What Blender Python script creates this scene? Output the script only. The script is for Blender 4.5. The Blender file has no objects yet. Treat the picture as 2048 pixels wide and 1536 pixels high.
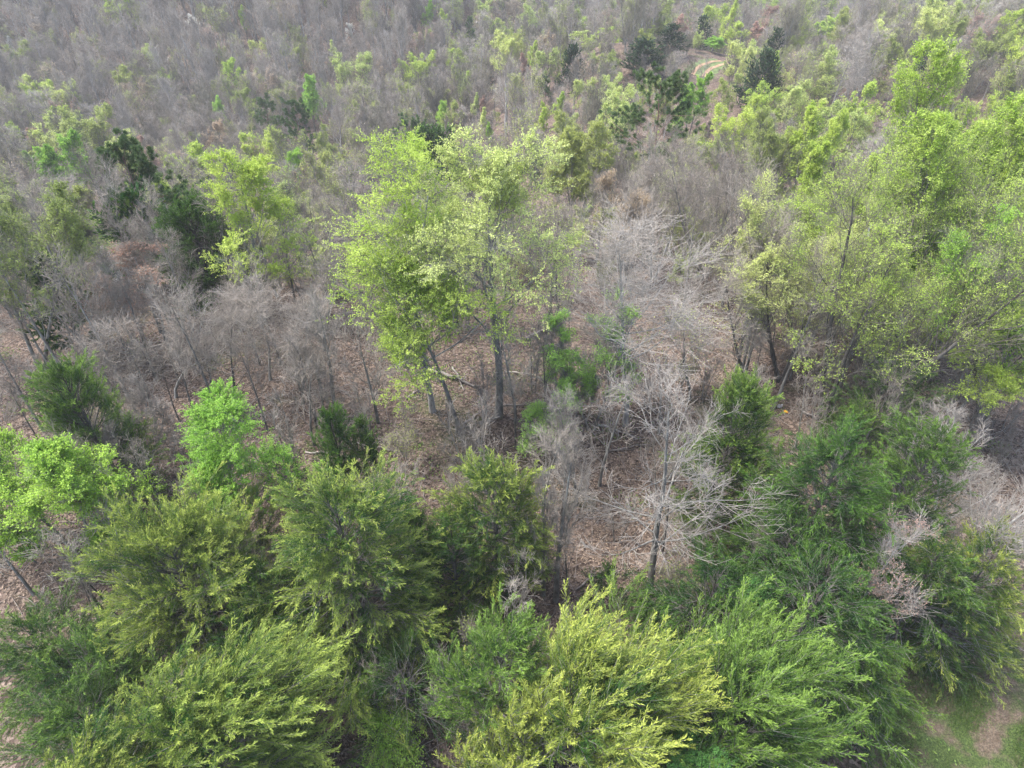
import bpy, math, numpy as np
from mathutils import Vector
SC = bpy.context.scene
COL = SC.collection
R_ = math.radians
rng = np.random.default_rng(7)

# ------------------------------------------------------------------ camera
CAM_H, PITCH, FPX = 24.0, 40.0, 1366.0
cam_d = bpy.data.cameras.new('camera'); cam = bpy.data.objects.new('camera', cam_d); COL.objects.link(cam)
cam.location = (0, 0, CAM_H); cam.rotation_euler = (R_(90 - PITCH), 0, 0)
cam_d.sensor_width = 36.0; cam_d.lens = 36.0 * FPX / 2048.0
cam_d.clip_start = 0.1; cam_d.clip_end = 3000
SC.camera = cam
# ------------------------------------------------------------------ world, sun, exposure
SUN_EL, SUN_AZ = 63.0, -82.0      # azimuth clockwise from +y (view direction)
w = bpy.data.worlds.new('World'); SC.world = w; w.use_nodes = True
nt = w.node_tree; bg = nt.nodes['Background']
sky = nt.nodes.new('ShaderNodeTexSky'); sky.sky_type = 'NISHITA'; sky.sun_disc = False
sky.sun_elevation = R_(SUN_EL); sky.sun_rotation = R_(SUN_AZ)
sky.air_density = 1.0; sky.dust_density = 3.0; sky.ozone_density = 1.0
nt.links.new(sky.outputs[0], bg.inputs[0]); bg.inputs[1].default_value = 0.145
sd = bpy.data.lights.new('sun', 'SUN'); sd.energy = 2.0; sd.angle = R_(18); sd.color = (1.0, 0.97, 0.91)
so = bpy.data.objects.new('sun', sd); COL.objects.link(so)
az, el = R_(SUN_AZ), R_(SUN_EL)
dv = Vector((math.sin(az) * math.cos(el), math.cos(az) * math.cos(el), math.sin(el)))
so.rotation_euler = dv.to_track_quat('Z', 'Y').to_euler(); so.location = (0, 0, 60)
SC.view_settings.view_transform = 'Standard'; SC.view_settings.look = 'None'
SC.view_settings.gamma = 1.0; SC.view_settings.exposure = 1.8; SC.view_settings.use_curve_mapping = False
SC.render.engine = 'CYCLES'
cy = SC.cycles
cy.max_bounces = 5; cy.diffuse_bounces = 3; cy.glossy_bounces = 1; cy.transmission_bounces = 3
cy.transparent_max_bounces = 4; cy.volume_bounces = 0; cy.use_denoising = True; cy.denoiser = 'OPENIMAGEDENOISE'; cy.denoising_prefilter = 'NONE'; cy.filter_width = 1.5
cy.caustics_reflective = False; cy.caustics_refractive = False

# ------------------------------------------------------------------ materials
def newmat(name):
    m = bpy.data.materials.new(name); m.use_nodes = True
    m.node_tree.nodes.clear(); return m, m.node_tree
def nd(t, typ, **k):
    n = t.nodes.new(typ)
    for a, b in k.items(): setattr(n, a, b)
    return n
def rgb(c): return (c[0], c[1], c[2], 1)
def ramp(t, fac, stops):
    n = nd(t, 'ShaderNodeValToRGB'); t.links.new(fac, n.inputs[0])
    e = n.color_ramp.elements
    while len(e) < len(stops): e.new(0.5)
    for i, (p, c) in enumerate(stops): e[i].position = p; e[i].color = rgb(c)
    return n.outputs[0]
def mixc(t, fac, a, b, mode='MIX'):
    n = nd(t, 'ShaderNodeMix', data_type='RGBA', blend_type=mode)
    for s, v in ((n.inputs[0], fac), (n.inputs[6], a), (n.inputs[7], b)):
        if isinstance(v, bpy.types.NodeSocket): t.links.new(v, s)
        else: s.default_value = v if not isinstance(v, tuple) else rgb(v)
    return n.outputs[2]
def foliage(name, dark, light, transl=0.3, rough=0.55, var=0.35, spec=0.25):
    m, t = newmat(name)
    at = nd(t, 'ShaderNodeAttribute', attribute_name='tint')
    oi = nd(t, 'ShaderNodeObjectInfo')
    c = ramp(t, at.outputs['Fac'], [(0.0, dark), (1.0, light)])
    hs = nd(t, 'ShaderNodeHueSaturation')
    mr = nd(t, 'ShaderNodeMapRange'); t.links.new(oi.outputs['Random'], mr.inputs[0])
    mr.inputs[3].default_value = 1 - var * 0.5; mr.inputs[4].default_value = 1 + var * 0.5
    mh = nd(t, 'ShaderNodeMapRange'); t.links.new(oi.outputs['Random'], mh.inputs[0])
    mh.inputs[3].default_value = 0.5 + 0.006; mh.inputs[4].default_value = 0.5 - 0.012
    t.links.new(mr.outputs[0], hs.inputs['Value']); t.links.new(mh.outputs[0], hs.inputs['Hue'])
    t.links.new(c, hs.inputs['Color'])
    p = nd(t, 'ShaderNodeBsdfPrincipled'); p.inputs['Roughness'].default_value = rough
    p.inputs['Specular IOR Level'].default_value = spec
    tr = nd(t, 'ShaderNodeBsdfTranslucent'); mx = nd(t, 'ShaderNodeMixShader'); mx.inputs[0].default_value = transl
    t.links.new(hs.outputs[0], p.inputs['Base Color']); t.links.new(hs.outputs[0], tr.inputs['Color'])
    t.links.new(p.outputs[0], mx.inputs[1]); t.links.new(tr.outputs[0], mx.inputs[2])
    o = nd(t, 'ShaderNodeOutputMaterial'); t.links.new(mx.outputs[0], o.inputs[0])
    return m
def bark(name, a, b, c, scale=6.0):
    m, t = newmat(name)
    tc = nd(t, 'ShaderNodeTexCoord'); mp = nd(t, 'ShaderNodeMapping'); mp.inputs['Scale'].default_value = (1, 1, 0.35)
    t.links.new(tc.outputs['Object'], mp.inputs[0])
    n = nd(t, 'ShaderNodeTexNoise'); n.inputs['Scale'].default_value = scale; n.inputs['Detail'].default_value = 4
    t.links.new(mp.outputs[0], n.inputs['Vector'])
    n2 = nd(t, 'ShaderNodeTexNoise'); n2.inputs['Scale'].default_value = scale * 7; n2.inputs['Detail'].default_value = 2
    t.links.new(mp.outputs[0], n2.inputs['Vector'])
    col = ramp(t, n.outputs[0], [(0.3, a), (0.5, b), (0.72, c)])
    col = mixc(t, 0.5, col, ramp(t, n2.outputs[0], [(0.35, (0.55, 0.55, 0.55)), (0.65, (1.2, 1.2, 1.2))]), 'MULTIPLY')
    oi = nd(t, 'ShaderNodeObjectInfo'); mr = nd(t, 'ShaderNodeMapRange'); t.links.new(oi.outputs['Random'], mr.inputs[0])
    mr.inputs[3].default_value = 0.75; mr.inputs[4].default_value = 1.25
    hs = nd(t, 'ShaderNodeHueSaturation'); t.links.new(mr.outputs[0], hs.inputs['Value']); t.links.new(col, hs.inputs['Color'])
    p = nd(t, 'ShaderNodeBsdfPrincipled'); p.inputs['Roughness'].default_value = 0.85; p.inputs['Specular IOR Level'].default_value = 0.2
    t.links.new(hs.outputs[0], p.inputs['Base Color'])
    bp = nd(t, 'ShaderNodeBump'); bp.inputs['Strength'].default_value = 0.6; bp.inputs['Distance'].default_value = 0.02
    t.links.new(n2.outputs[0], bp.inputs['Height']); t.links.new(bp.outputs[0], p.inputs['Normal'])
    o = nd(t, 'ShaderNodeOutputMaterial'); t.links.new(p.outputs[0], o.inputs[0])
    return m
M = {}
M['bark_dark'] = bark('bark_dark', (0.05, 0.042, 0.038), (0.11, 0.10, 0.09), (0.20, 0.19, 0.17))
M['bark_grey'] = bark('bark_grey', (0.12, 0.11, 0.10), (0.22, 0.21, 0.19), (0.36, 0.36, 0.33))
M['bark_pale'] = bark('bark_pale', (0.20, 0.19, 0.175), (0.32, 0.31, 0.29), (0.46, 0.45, 0.43))
M['bark_red'] = bark('bark_red', (0.12, 0.075, 0.055), (0.22, 0.14, 0.11), (0.33, 0.25, 0.21))
M['twig_mauve'] = bark('twig_mauve', (0.21, 0.182, 0.155), (0.305, 0.27, 0.23), (0.40, 0.37, 0.33), 1.5)
M['twig_pale'] = bark('twig_pale', (0.24, 0.22, 0.195), (0.34, 0.31, 0.275), (0.44, 0.41, 0.37), 1.5)
M['twig_olive'] = bark('twig_olive', (0.16, 0.15, 0.11), (0.24, 0.22, 0.17), (0.34, 0.32, 0.26), 1.5)
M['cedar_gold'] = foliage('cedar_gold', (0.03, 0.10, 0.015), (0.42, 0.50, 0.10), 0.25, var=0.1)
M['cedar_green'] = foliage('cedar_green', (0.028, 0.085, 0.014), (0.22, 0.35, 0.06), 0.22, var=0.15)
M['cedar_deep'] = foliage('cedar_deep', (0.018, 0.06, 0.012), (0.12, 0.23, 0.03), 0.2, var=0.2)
M['cedar_far'] = foliage('cedar_far', (0.02, 0.05, 0.018), (0.075, 0.14, 0.04), 0.15, var=0.3)
M['pine'] = foliage('pine', (0.035, 0.08, 0.03), (0.17, 0.25, 0.08), 0.15, var=0.25)
M['lime'] = foliage('lime', (0.31, 0.45, 0.05), (0.56, 0.68, 0.15), 0.4, var=0.15)
M['vivid'] = foliage('vivid', (0.17, 0.35, 0.035), (0.38, 0.58, 0.09), 0.4, var=0.15)
M['pale'] = foliage('pale', (0.38, 0.47, 0.11), (0.62, 0.70, 0.27), 0.4, var=0.15)
M['olive'] = foliage('olive', (0.22, 0.28, 0.06), (0.41, 0.48, 0.14), 0.35, var=0.2)
M['emerald_shade'] = foliage('emerald_shade', (0.05, 0.17, 0.035), (0.15, 0.34, 0.08), 0.35, var=0.15)  # darker copy: shade among the junipers is put into the leaf colour
M['emerald'] = foliage('emerald', (0.22, 0.46, 0.06), (0.42, 0.66, 0.15), 0.35, var=0.15)  # brightened copy: leaf colour makes up for the canopy shade on the saplings
M['salmon'] = foliage('salmon', (0.28, 0.18, 0.14), (0.50, 0.35, 0.28), 0.35, var=0.3)
M['tan'] = foliage('tan', (0.36, 0.26, 0.16), (0.56, 0.46, 0.32), 0.3, var=0.2)
M['rust'] = foliage('rust', (0.20, 0.11, 0.07), (0.44, 0.29, 0.21), 0.25, var=0.2)
M['blossom'] = foliage('blossom', (0.62, 0.62, 0.56), (0.86, 0.86, 0.82), 0.3, var=0.1)
M['litter'] = foliage('litter', (0.07, 0.050, 0.036), (0.37, 0.285, 0.215), 0.1, rough=0.8, var=0.0)
M['wood_dead'] = bark('wood_dead', (0.13, 0.11, 0.10), (0.25, 0.22, 0.20), (0.42, 0.39, 0.35), 3.0)
def plain(name, c, rough=0.6):
    m, t = newmat(name); p = nd(t, 'ShaderNodeBsdfPrincipled')
    n = nd(t, 'ShaderNodeTexNoise'); n.inputs['Scale'].default_value = 9
    t.links.new(mixc(t, n.outputs[0], tuple(x * 0.8 for x in c), c), p.inputs['Base Color'])
    p.inputs['Roughness'].default_value = rough
    o = nd(t, 'ShaderNodeOutputMaterial'); t.links.new(p.outputs[0], o.inputs[0]); return m
M['white_film'] = plain('white_film', (0.82, 0.83, 0.84), 0.4)
M['orange_paint'] = plain('orange_paint', (0.85, 0.36, 0.02), 0.4)

# ------------------------------------------------------------------ terrain height
LD = np.array([-400, 0, 38, 50, 60, 75, 100, 140, 165, 200, 260, 340, 450, 700]); LZ = np.array([0, 0, 0, -4, -9, -16, -22, -27, -26, -16, 4, 30, 58, 90.])
RD = np.array([-400, 0, 42, 60, 80, 105, 138, 165, 210, 250, 300, 380, 480, 700]); RZ = np.array([0, 0, -.5, -5.5, -8.5, -9.5, -9.5, -19, -32, -33, -25, -6, 22, 60.])
def pch(x, xs, zs):   # smooth interpolation
    i = np.clip(np.searchsorted(xs, x) - 1, 0, len(xs) - 2)
    m = np.gradient(zs, xs); h = (xs[i + 1] - xs[i]); s = np.clip((x - xs[i]) / h, 0, 1)
    return ((2*s**3 - 3*s**2 + 1) * zs[i] + (s**3 - 2*s**2 + s) * h * m[i] + (-2*s**3 + 3*s**2) * zs[i+1] + (s**3 - s**2) * h * m[i+1])
def ground(x, y):
    x = np.asarray(x, float); y = np.asarray(y, float)
    s = x / np.maximum(y, 25.0); b = np.clip((s + 0.18) / 0.36, 0, 1); b = b*b*(3 - 2*b)
    z = pch(y, LD, LZ) * (1 - b) + pch(y, RD, RZ) * b
    a = np.clip((y - 60) / 120, 0, 1)
    z = z + a * (2.6*np.sin(x*0.031 + 1.3 + y*0.011) + 1.7*np.sin(x*0.058 - y*0.043) + 1.0*np.sin(x*0.11 + y*0.09))
    z = z + 0.22*np.sin(x*0.23 + 0.7)*np.sin(y*0.19) + 0.06*np.sin(x*0.9 + y*0.4)*np.sin(y*0.83)
    return z
SP, CP = math.sin(R_(PITCH)), math.cos(R_(PITCH))
def ray(u, v):
    a, b = (u - 1024) / FPX, (768 - v) / FPX
    d = np.array([a, CP + b * SP, -SP + b * CP]); return d / np.linalg.norm(d)
def at(u, v, h=0.0):          # where the view ray through a photograph pixel is h above the ground
    d = ray(u, v); t = np.linspace(3, 600, 6000); P = d[None] * t[:, None] + np.array([0, 0, CAM_H])
    f = P[:, 2] - ground(P[:, 0], P[:, 1]) - h
    k = np.argmax(f < 0)
    if k == 0: k = 1
    t0, t1 = t[k-1], t[k]; q = t0 + (t1 - t0) * f[k-1] / (f[k-1] - f[k] + 1e-9)
    p = d * q + np.array([0, 0, CAM_H]); return p[0], p[1]
def fitw(u, v, wpx, ratio, d0=30, d1=400):
    """place a tree by its top pixel, apparent width and slenderness: the distance where all three agree"""
    d = ray(u, v); best = None
    for q in np.linspace(d0, d1, 600):
        k = q / d[1]; x, y, z = d[0] * k, q, CAM_H + d[2] * k; h = z - float(ground(x, y))
        if h < 1: continue
        wd = wpx * proj(x, y, z)[2] / FPX; e = abs(math.log(h / (wd * ratio))) + .12 * abs(math.log(h / 10.5))
        if best is None or e < best[0]: best = (e, x, y, h, wd)
    return best[1:]
def apex(u, v, h, w):
    """looking down on a broad crown its far shoulder stands above the tip in the picture: row of the tip itself"""
    x, y = at(u, v, h); zc = proj(x, y, float(ground(x, y)) + h)[2]; dep = math.atan2(CAM_H - h, math.hypot(x, y))
    return v + max(0.0, .36 * w * math.sin(dep) - .2 * h * math.cos(dep)) * FPX / zc
def proj(x, y, z):
    zc = y * CP + (CAM_H - z) * SP; yc = (z - CAM_H) * CP + y * SP
    return 1024 + FPX * x / zc, 768 - FPX * yc / zc, zc

# ------------------------------------------------------------------ mesh collecting
class MB:
    def __init__(s): s.V = []; s.F = []; s.M = []; s.T = []; s.n = 0
    def add(s, V, F, mi, tint=None):
        if len(F) == 0: return
        V = np.asarray(V, np.float32).reshape(-1, 3); F = np.asarray(F, np.int32)
        s.V.append(V); s.F.append(F + s.n); s.n += len(V)
        s.M.append(np.full(len(F), mi, np.int32))
        s.T.append(np.full(len(F), 0.5, np.float32) if tint is None else np.asarray(tint, np.float32))
    def mesh(s, name, mats):
        me = bpy.data.meshes.new(name)
        V = np.concatenate(s.V); loops = np.concatenate([f.ravel() for f in s.F])
        tot = np.concatenate([np.full(len(f), f.shape[1], np.int32) for f in s.F])
        st = np.concatenate([[0], np.cumsum(tot)[:-1]]).astype(np.int32)
        me.vertices.add(len(V)); me.vertices.foreach_set('co', V.ravel())
        me.loops.add(len(loops)); me.loops.foreach_set('vertex_index', loops.astype(np.int32))
        me.polygons.add(len(tot)); me.polygons.foreach_set('loop_start', st)
        me.polygons.foreach_set('material_index', np.concatenate(s.M))
        a = me.attributes.new('tint', 'FLOAT', 'FACE'); a.data.foreach_set('value', np.concatenate(s.T))
        for m in mats: me.materials.append(M[m] if isinstance(m, str) else m)
        me.update(calc_edges=True)
        return me
def unit(a): return a / np.maximum(np.linalg.norm(a, axis=-1, keepdims=True), 1e-9)
def tubes(mb, P, R, S, mi, rg):
    N, K, _ = P.shape
    if N == 0: return
    T = np.gradient(P, axis=1); T = unit(T)
    ref = unit(rg.normal(size=(N, 1, 3))); A = unit(np.cross(T, ref)); B = np.cross(T, A)
    th = np.arange(S) * 2 * np.pi / S
    V = P[:, :, None] + R[:, :, None, None] * (A[:, :, None] * np.cos(th)[None, None, :, None] + B[:, :, None] * np.sin(th)[None, None, :, None])
    idx = np.arange(N * K * S).reshape(N, K, S)
    a = idx[:, :-1]; b = idx[:, 1:]; F = np.stack([a, np.roll(a, -1, 2), np.roll(b, -1, 2), b], -1).reshape(-1, 4)
    mb.add(V, F, mi)
def blades(mb, P, D, L, W, mi, tint, rg, up=0.6):
    n = len(P)
    if n == 0: return
    D = unit(D); nn = rg.normal(size=(n, 3)); nn[:, 2] += up * 2
    S = unit(np.cross(D, nn)); L = np.broadcast_to(L, (n,))[:, None]; W = np.broadcast_to(W, (n,))[:, None]
    N = np.cross(S, D); mid = P + D * L * 0.45 + N * L * 0.06
    V = np.stack([P, mid + S * W * 0.5, P + D * L, mid - S * W * 0.5], 1)
    mb.add(V, np.arange(n * 4).reshape(n, 4), mi, tint)
def plen(P): return np.linalg.norm(np.diff(P, axis=1), axis=2).sum(1)
def sample(P, R, par, t):
    K = P.shape[1]; f = np.clip(t, 0, 0.999) * (K - 1); i = f.astype(int); f = f - i
    a, b = P[par, i], P[par, i + 1]
    return a + (b - a) * f[:, None], unit(b - a), R[par, i] * (1 - f) + R[par, i + 1] * f
def grow(P, R, n, t0, t1, ang, lenf, K, trop, wig, rg, rr=0.6, rend=0.35, rmin=0.004, angj=0.25, wind=None, flat=0.0):
    """children on every polyline of P: counts n (number or array), at t0..t1, leaving at ang radians"""
    N = len(P); n = np.broadcast_to(np.asarray(n), (N,)).astype(int)
    par = np.repeat(np.arange(N), n); Mn = len(par)
    if Mn == 0: return np.zeros((0, K, 3)), np.zeros((0, K)), par, np.zeros(0)
    first = np.concatenate([[0], np.cumsum(n)[:-1]]); k = np.arange(Mn) - first[par]
    t = t0 + (t1 - t0) * (k + rg.uniform(0.1, 0.9, Mn)) / n[par]
    pos, T, r = sample(P, R, par, t)
    q = rg.normal(size=(Mn, 3)); q[:, 2] *= (1 - flat); perp = unit(q - (q * T).sum(1, keepdims=True) * T)
    an = ang(t) if callable(ang) else np.full(Mn, ang); an = an * (1 + angj * rg.normal(size=Mn))
    D = T * np.cos(an)[:, None] + perp * np.sin(an)[:, None]
    L = lenf(plen(P)[par], t) * rg.uniform(0.7, 1.25, Mn)
    out = np.zeros((Mn, K, 3)); out[:, 0] = pos; step = (L / (K - 1))[:, None]
    tv = np.array([0, 0, 1.0])
    for j in range(1, K):
        D = D + tv * trop + rg.normal(size=(Mn, 3)) * wig
        if wind is not None: D = D + wind
        D = unit(D); out[:, j] = out[:, j-1] + D * step
    r0 = np.maximum(r * rr, rmin)[:, None]
    RR = r0 * np.linspace(1, rend, K)[None]
    return out, np.maximum(RR, rmin * 0.7), par, t

# ------------------------------------------------------------------ tree generators: return (trunk MB, crown MB)
def decid(h, w, seed, stems=1, lean=(0, 0), leaves=4, leaf=0.085, lod=1.0, limbs=14, spread=0.8, base=0.3, fine=5,
          stemspread=0.25, trunkr=0.0125, sub=7, twigr=0.005, clump=0.0, upt=0.12, droop=0.25):
    rg = np.random.default_rng(seed); tm, cm = MB(), MB()
    K0 = 12; S = np.zeros((stems, K0, 3)); hs = h * 0.86
    for i in range(stems):
        a = rg.uniform(0, 6.28) if stems == 1 else 6.28 * i / stems + rg.uniform(-.3, .3)
        sp = stemspread * (rg.uniform(0.6, 1.2) if stems > 1 else 0.15)
        d = np.array([math.cos(a) * sp + lean[0], math.sin(a) * sp + lean[1], 1.0]); p = np.zeros(3)
        if stems > 1: p = np.array([math.cos(a), math.sin(a), 0]) * 0.12
        d /= np.linalg.norm(d); L = hs * rg.uniform(0.85, 1.05) / max(d[2], .5)
        S[i, 0] = p
        for j in range(1, K0):
            d = d + np.array([0, 0, 0.03]) + rg.normal(size=3) * 0.032; d /= np.linalg.norm(d)
            p = p + d * L / (K0 - 1); S[i, j] = p
    r0 = h * trunkr * (1 if stems == 1 else 0.75)
    SR = np.tile(r0 * np.array([1.35, 1.0] + list(np.linspace(0.95, 0.16, K0 - 2)))[None], (stems, 1))
    L1, R1, _, t1 = grow(S, SR, limbs, base, 0.98, lambda t: spread * (1.15 - 0.55 * t), lambda L, t: L * 0.46 * (1.12 - 0.75 * t) * np.minimum(1, 0.6 + t), 9, upt, 0.055, rg, rr=0.36, rend=0.22, rmin=.008)
    L2, R2, p2, t2 = grow(L1, R1, sub, 0.2, 1.0, 0.62, lambda L, t: L * 0.5 * (1.15 - 0.7 * t), 6, upt * 0.6, 0.06, rg, rr=0.6, rend=0.3, rmin=.006)
    L3, R3, p3, t3 = grow(L2, R2, sub, 0.15, 1.0, 0.58, lambda L, t: L * 0.5 * (1.15 - 0.6 * t) + 0.1, 4, 0.07, 0.06, rg, rr=0.6, rend=0.5, rmin=twigr)
    L4, R4, p4, t4 = grow(L3, R3, fine, 0.15, 1.0, 0.65, lambda L, t: L * 0.5 + 0.14, 3, 0.08, 0.05, rg, rr=0.7, rend=0.6, rmin=twigr * 0.8)
    # fit to the measured height and width
    tips = L3[:, -1]; c = np.array([lean[0], lean[1]]) * h * 0.7
    zs = h / np.percentile(np.concatenate([tips[:, 2], S[:, -1, 2]]), 99.3)
    rad = np.percentile(np.hypot(tips[:, 0] - c[0], tips[:, 1] - c[1]), 93); ws = (w / 2) / rad
    for A in (S, L1, L2, L3, L4):
        f = np.clip(A[..., 2] / (h * 0.3), 0, 1); sx = 1 + (ws - 1) * f
        A[..., 0] *= sx; A[..., 1] *= sx; A[..., 2] *= zs
    S[:, 0, 2] = -0.25
    tubes(tm, S, SR, 7 if lod >= 1 else 5, 0, rg); tubes(tm, L1, R1, 5 if lod >= 1 else 4, 0, rg)
    tubes(cm, L2, R2, 4 if lod >= 1 else 3, 0, rg); tubes(cm, L3, R3, 3, 0, rg)
    if lod > 0.45: tubes(cm, L4, R4, 3, 0, rg)
    if leaves > 0:
        n4 = len(L4); keep = np.ones(n4, bool)
        if clump > 0:                        # whole branchlets without leaves yet: gaps
            g = rg.uniform(size=len(L2)) > clump; keep = g[p3[p4]]
        idx = np.where(keep)[0]; m = max(1, int(round(leaves)))
        q = np.repeat(idx, m); tt = rg.uniform(0.2, 1.0, len(q))
        pos, T, _ = sample(L4, R4, q, tt)
        D = T * 0.5 + rg.normal(size=(len(q), 3)) * 0.6; D[:, 2] -= droop
        lt = rg.uniform(0, 1, len(L2))[p3[p4[q]]] * 0.55 + rg.uniform(0, 0.45, len(q))
        sz = leaf * rg.uniform(0.6, 1.3, len(q))
        blades(cm, pos + rg.normal(size=pos.shape) * leaf * 0.4, D, sz, sz * 0.58, 1, lt, rg, up=1.1)
    return tm, cm
def cedar(h, w, seed, lod=1.0, wind=(0, 0), droop=0.0, gold=0.5, bottom=0.04, dens=1.0, plume=1.0, lump=0.25, bare=0.12):
    rg = np.random.default_rng(seed); tm, cm = MB(), MB(); K0 = 12
    z = np.linspace(0, h * 0.96, K0); S = np.zeros((1, K0, 3)); S[0, :, 2] = z
    S[0, :, 0] = wind[0] * h * 0.10 * (z / h) ** 2 + np.cumsum(rg.normal(size=K0)) * 0.02 * h / 8
    S[0, :, 1] = wind[1] * h * 0.10 * (z / h) ** 2 + np.cumsum(rg.normal(size=K0)) * 0.02 * h / 8
    S[0, 0, 2] = -0.2
    SR = np.linspace(h * 0.016, 0.012, K0)[None]
    nl = int(dens * h * w * 1.9 * (1 if lod >= 1 else 0.6)) + 10
    t = bottom + (0.99 - bottom) * (np.arange(nl) + rg.uniform(0, 1, nl)) / nl
    az = rg.uniform(0, 2 * np.pi, nl); ph = rg.uniform(0, 6.28, 4)
    lumps = 1 + lump * (np.sin(az * 2 + ph[0] + t * 5) * 0.5 + np.sin(az * 3 + ph[1] - t * 9) * 0.5) + rg.normal(size=nl) * 0.19
    prof = (1 - t) ** 0.62 * np.minimum(1, 0.62 + t * 1.6) * 1.06
    L = (w / 2) * prof * lumps; el = R_(8) + R_(60) * t ** 1.1 - droop * 0.35; L = np.maximum(L / np.cos(np.minimum(el, R_(58))), h * 0.05)
    pos, _, r = sample(S, SR, np.zeros(nl, int), t)
    D = np.stack([np.cos(az) * np.cos(el), np.sin(az) * np.cos(el), np.sin(el)], 1)
    K = 9; P1 = np.zeros((nl, K, 3)); P1[:, 0] = pos; wv = np.array([wind[0], wind[1], 0]) * 0.10
    for j in range(1, K):
        D = unit(D + np.array([0, 0, 0.055 - droop * 0.10]) + rg.normal(size=(nl, 3)) * 0.05 + wv); P1[:, j] = P1[:, j-1] + D * (L / (K - 1))[:, None]
    R1 = np.maximum(np.minimum(r * 0.6, 0.012 * L + 0.006)[:, None] * np.linspace(1, 0.25, K)[None], 0.005)
    n2 = np.maximum(3, (L / (0.21 if lod >= 1 else 0.3)).astype(int))
    P2, R2, p2, t2 = grow(P1, R1, n2, 0.25, 1.0, 0.56, lambda LL, tt: (LL * 0.42 * (1.1 - 0.75 * tt) + 0.28) * plume, 6, 0.03 - droop * 0.17, 0.06, rg, rr=0.5, rmin=0.004, wind=wv, flat=0.35)
    hi = np.percentile(np.concatenate([P2[:, -1, 2], S[0, -1:, 2]]), 99.7) + .1; c0 = S[0, 5, :2]
    wi = np.percentile(np.hypot(P2[:, -1, 0] - c0[0], P2[:, -1, 1] - c0[1]), 95) + .05
    for A in (S, P1, P2): A[..., 2] *= h / hi; A[..., 0] *= (w / 2) / wi; A[..., 1] *= (w / 2) / wi
    if lod >= 1:
        Pa, Ra = np.concatenate([P2, P1[:, 3:9]]), np.concatenate([R2, R1[:, 3:9]]); pa = np.concatenate([p2, np.arange(nl)]); ta = np.concatenate([t2, np.full(nl, .95)])
        n3 = np.maximum(3, (plen(Pa) / 0.042).astype(int))
        P3, R3, p3, t3 = grow(Pa, Ra, n3, 0.15, 1.0, 0.46, lambda LL, tt: 0.10 + LL * 0.13 * (1.1 - 0.8 * tt), 3, 0.02 - droop * 0.12, 0.08, rg, rmin=0.004, wind=wv)
        q = np.repeat(np.arange(len(P3)), 8); tb = np.tile(np.linspace(0.10, 1.0, 8), len(P3)) * rg.uniform(0.85, 1, len(q))
        bp, bt, _ = sample(P3, R3, q, tb)
        src = pa[p3[q]]; outer = ta[p3[q]] * 0.45 + t3[q] * 0.55; gl = rg.uniform(-.25, .25, len(Pa))[p3[q]]; bl, bw = 0.080, 0.0145
    else:
        n3 = np.maximum(3, (plen(P2) / 0.045).astype(int))
        par = np.repeat(np.arange(len(P2)), n3); q = par; tb = rg.uniform(0.1, 1, len(q))
        bp, bt, _ = sample(P2, R2, q, tb); src = p2[q]; outer = t2[q] * 0.6 + tb * 0.4; gl = 0; bl, bw = 0.26, 0.15
        P3 = None
    dirs = unit(bt + rg.normal(size=bt.shape) * 0.30)
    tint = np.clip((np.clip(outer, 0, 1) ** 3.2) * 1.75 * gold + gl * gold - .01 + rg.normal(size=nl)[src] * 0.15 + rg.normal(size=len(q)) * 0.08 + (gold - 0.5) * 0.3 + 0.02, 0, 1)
    sz = bl * rg.uniform(0.7, 1.3, len(q))
    keep = rg.uniform(size=len(q)) > bare
    blades(cm, bp[keep], dirs[keep], sz[keep], bw, 1, tint[keep], rg, up=0.3)
    tubes(tm, S, SR, 7, 0, rg); tubes(tm, P1, R1, 4, 0, rg)
    tubes(cm, P2, R2, 3, 0, rg)
    return tm, cm
def pine(h, w, seed, lod=1.0, start=0.35):
    rg = np.random.default_rng(seed); tm, cm = MB(), MB(); K0 = 12
    S = np.zeros((1, K0, 3)); S[0, :, 2] = np.linspace(-0.2, h * 0.97, K0)
    S[0, :, :2] += np.cumsum(rg.normal(size=(K0, 2)), 0) * 0.05
    SR = np.linspace(h * 0.012, 0.03, K0)[None]; nl = 34
    L1, R1, _, t1 = grow(S, SR, nl, start, 0.99, lambda t: 1.35 - 0.75 * t, lambda L, t: (w / 2) * (1.25 - t) ** 0.7 * 1.1 + 0 * L, 7, 0.07, 0.07, rg, rr=0.35, rmin=0.012)
    L2, R2, p2, t2 = grow(L1, R1, 7, 0.35, 1.0, 0.75, lambda L, t: L * 0.3 * (1.3 - t * .8), 4, 0.08, 0.09, rg, rmin=0.009)
    hi = np.percentile(L2[:, -1, 2], 99) + .1; wi = np.percentile(np.hypot(L2[:, -1, 0], L2[:, -1, 1]), 90) + .1
    for A in (S, L1, L2): A[..., 2] *= h / hi; A[..., 0] *= w / 2 / wi; A[..., 1] *= w / 2 / wi
    nt_ = 5
    q = np.repeat(np.arange(len(L2)), nt_); pos, T, _ = sample(L2, R2, q, rg.uniform(0.35, 1, len(q)))
    nb = 30 if lod >= 1 else 14; ln = 0.30 if lod >= 1 else 0.36
    q2 = np.repeat(np.arange(len(pos)), nb); D = T[q2] * 0.7 + rg.normal(size=(len(q2), 3)) * 0.6; D[:, 2] += 0.15
    tint = np.repeat(rg.uniform(0, 0.6, len(pos)), nb) + rg.uniform(0, .4, len(q2))
    blades(cm, pos[q2], D, ln * rg.uniform(.7, 1.2, len(q2)), 0.032 if lod >= 1 else 0.07, 1, tint, rg, up=0.2)
    tubes(tm, S, SR, 7, 0, rg); tubes(tm, L1, R1, 4, 0, rg); tubes(cm, L2, R2, 3, 0, rg)
    return tm, cm

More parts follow.
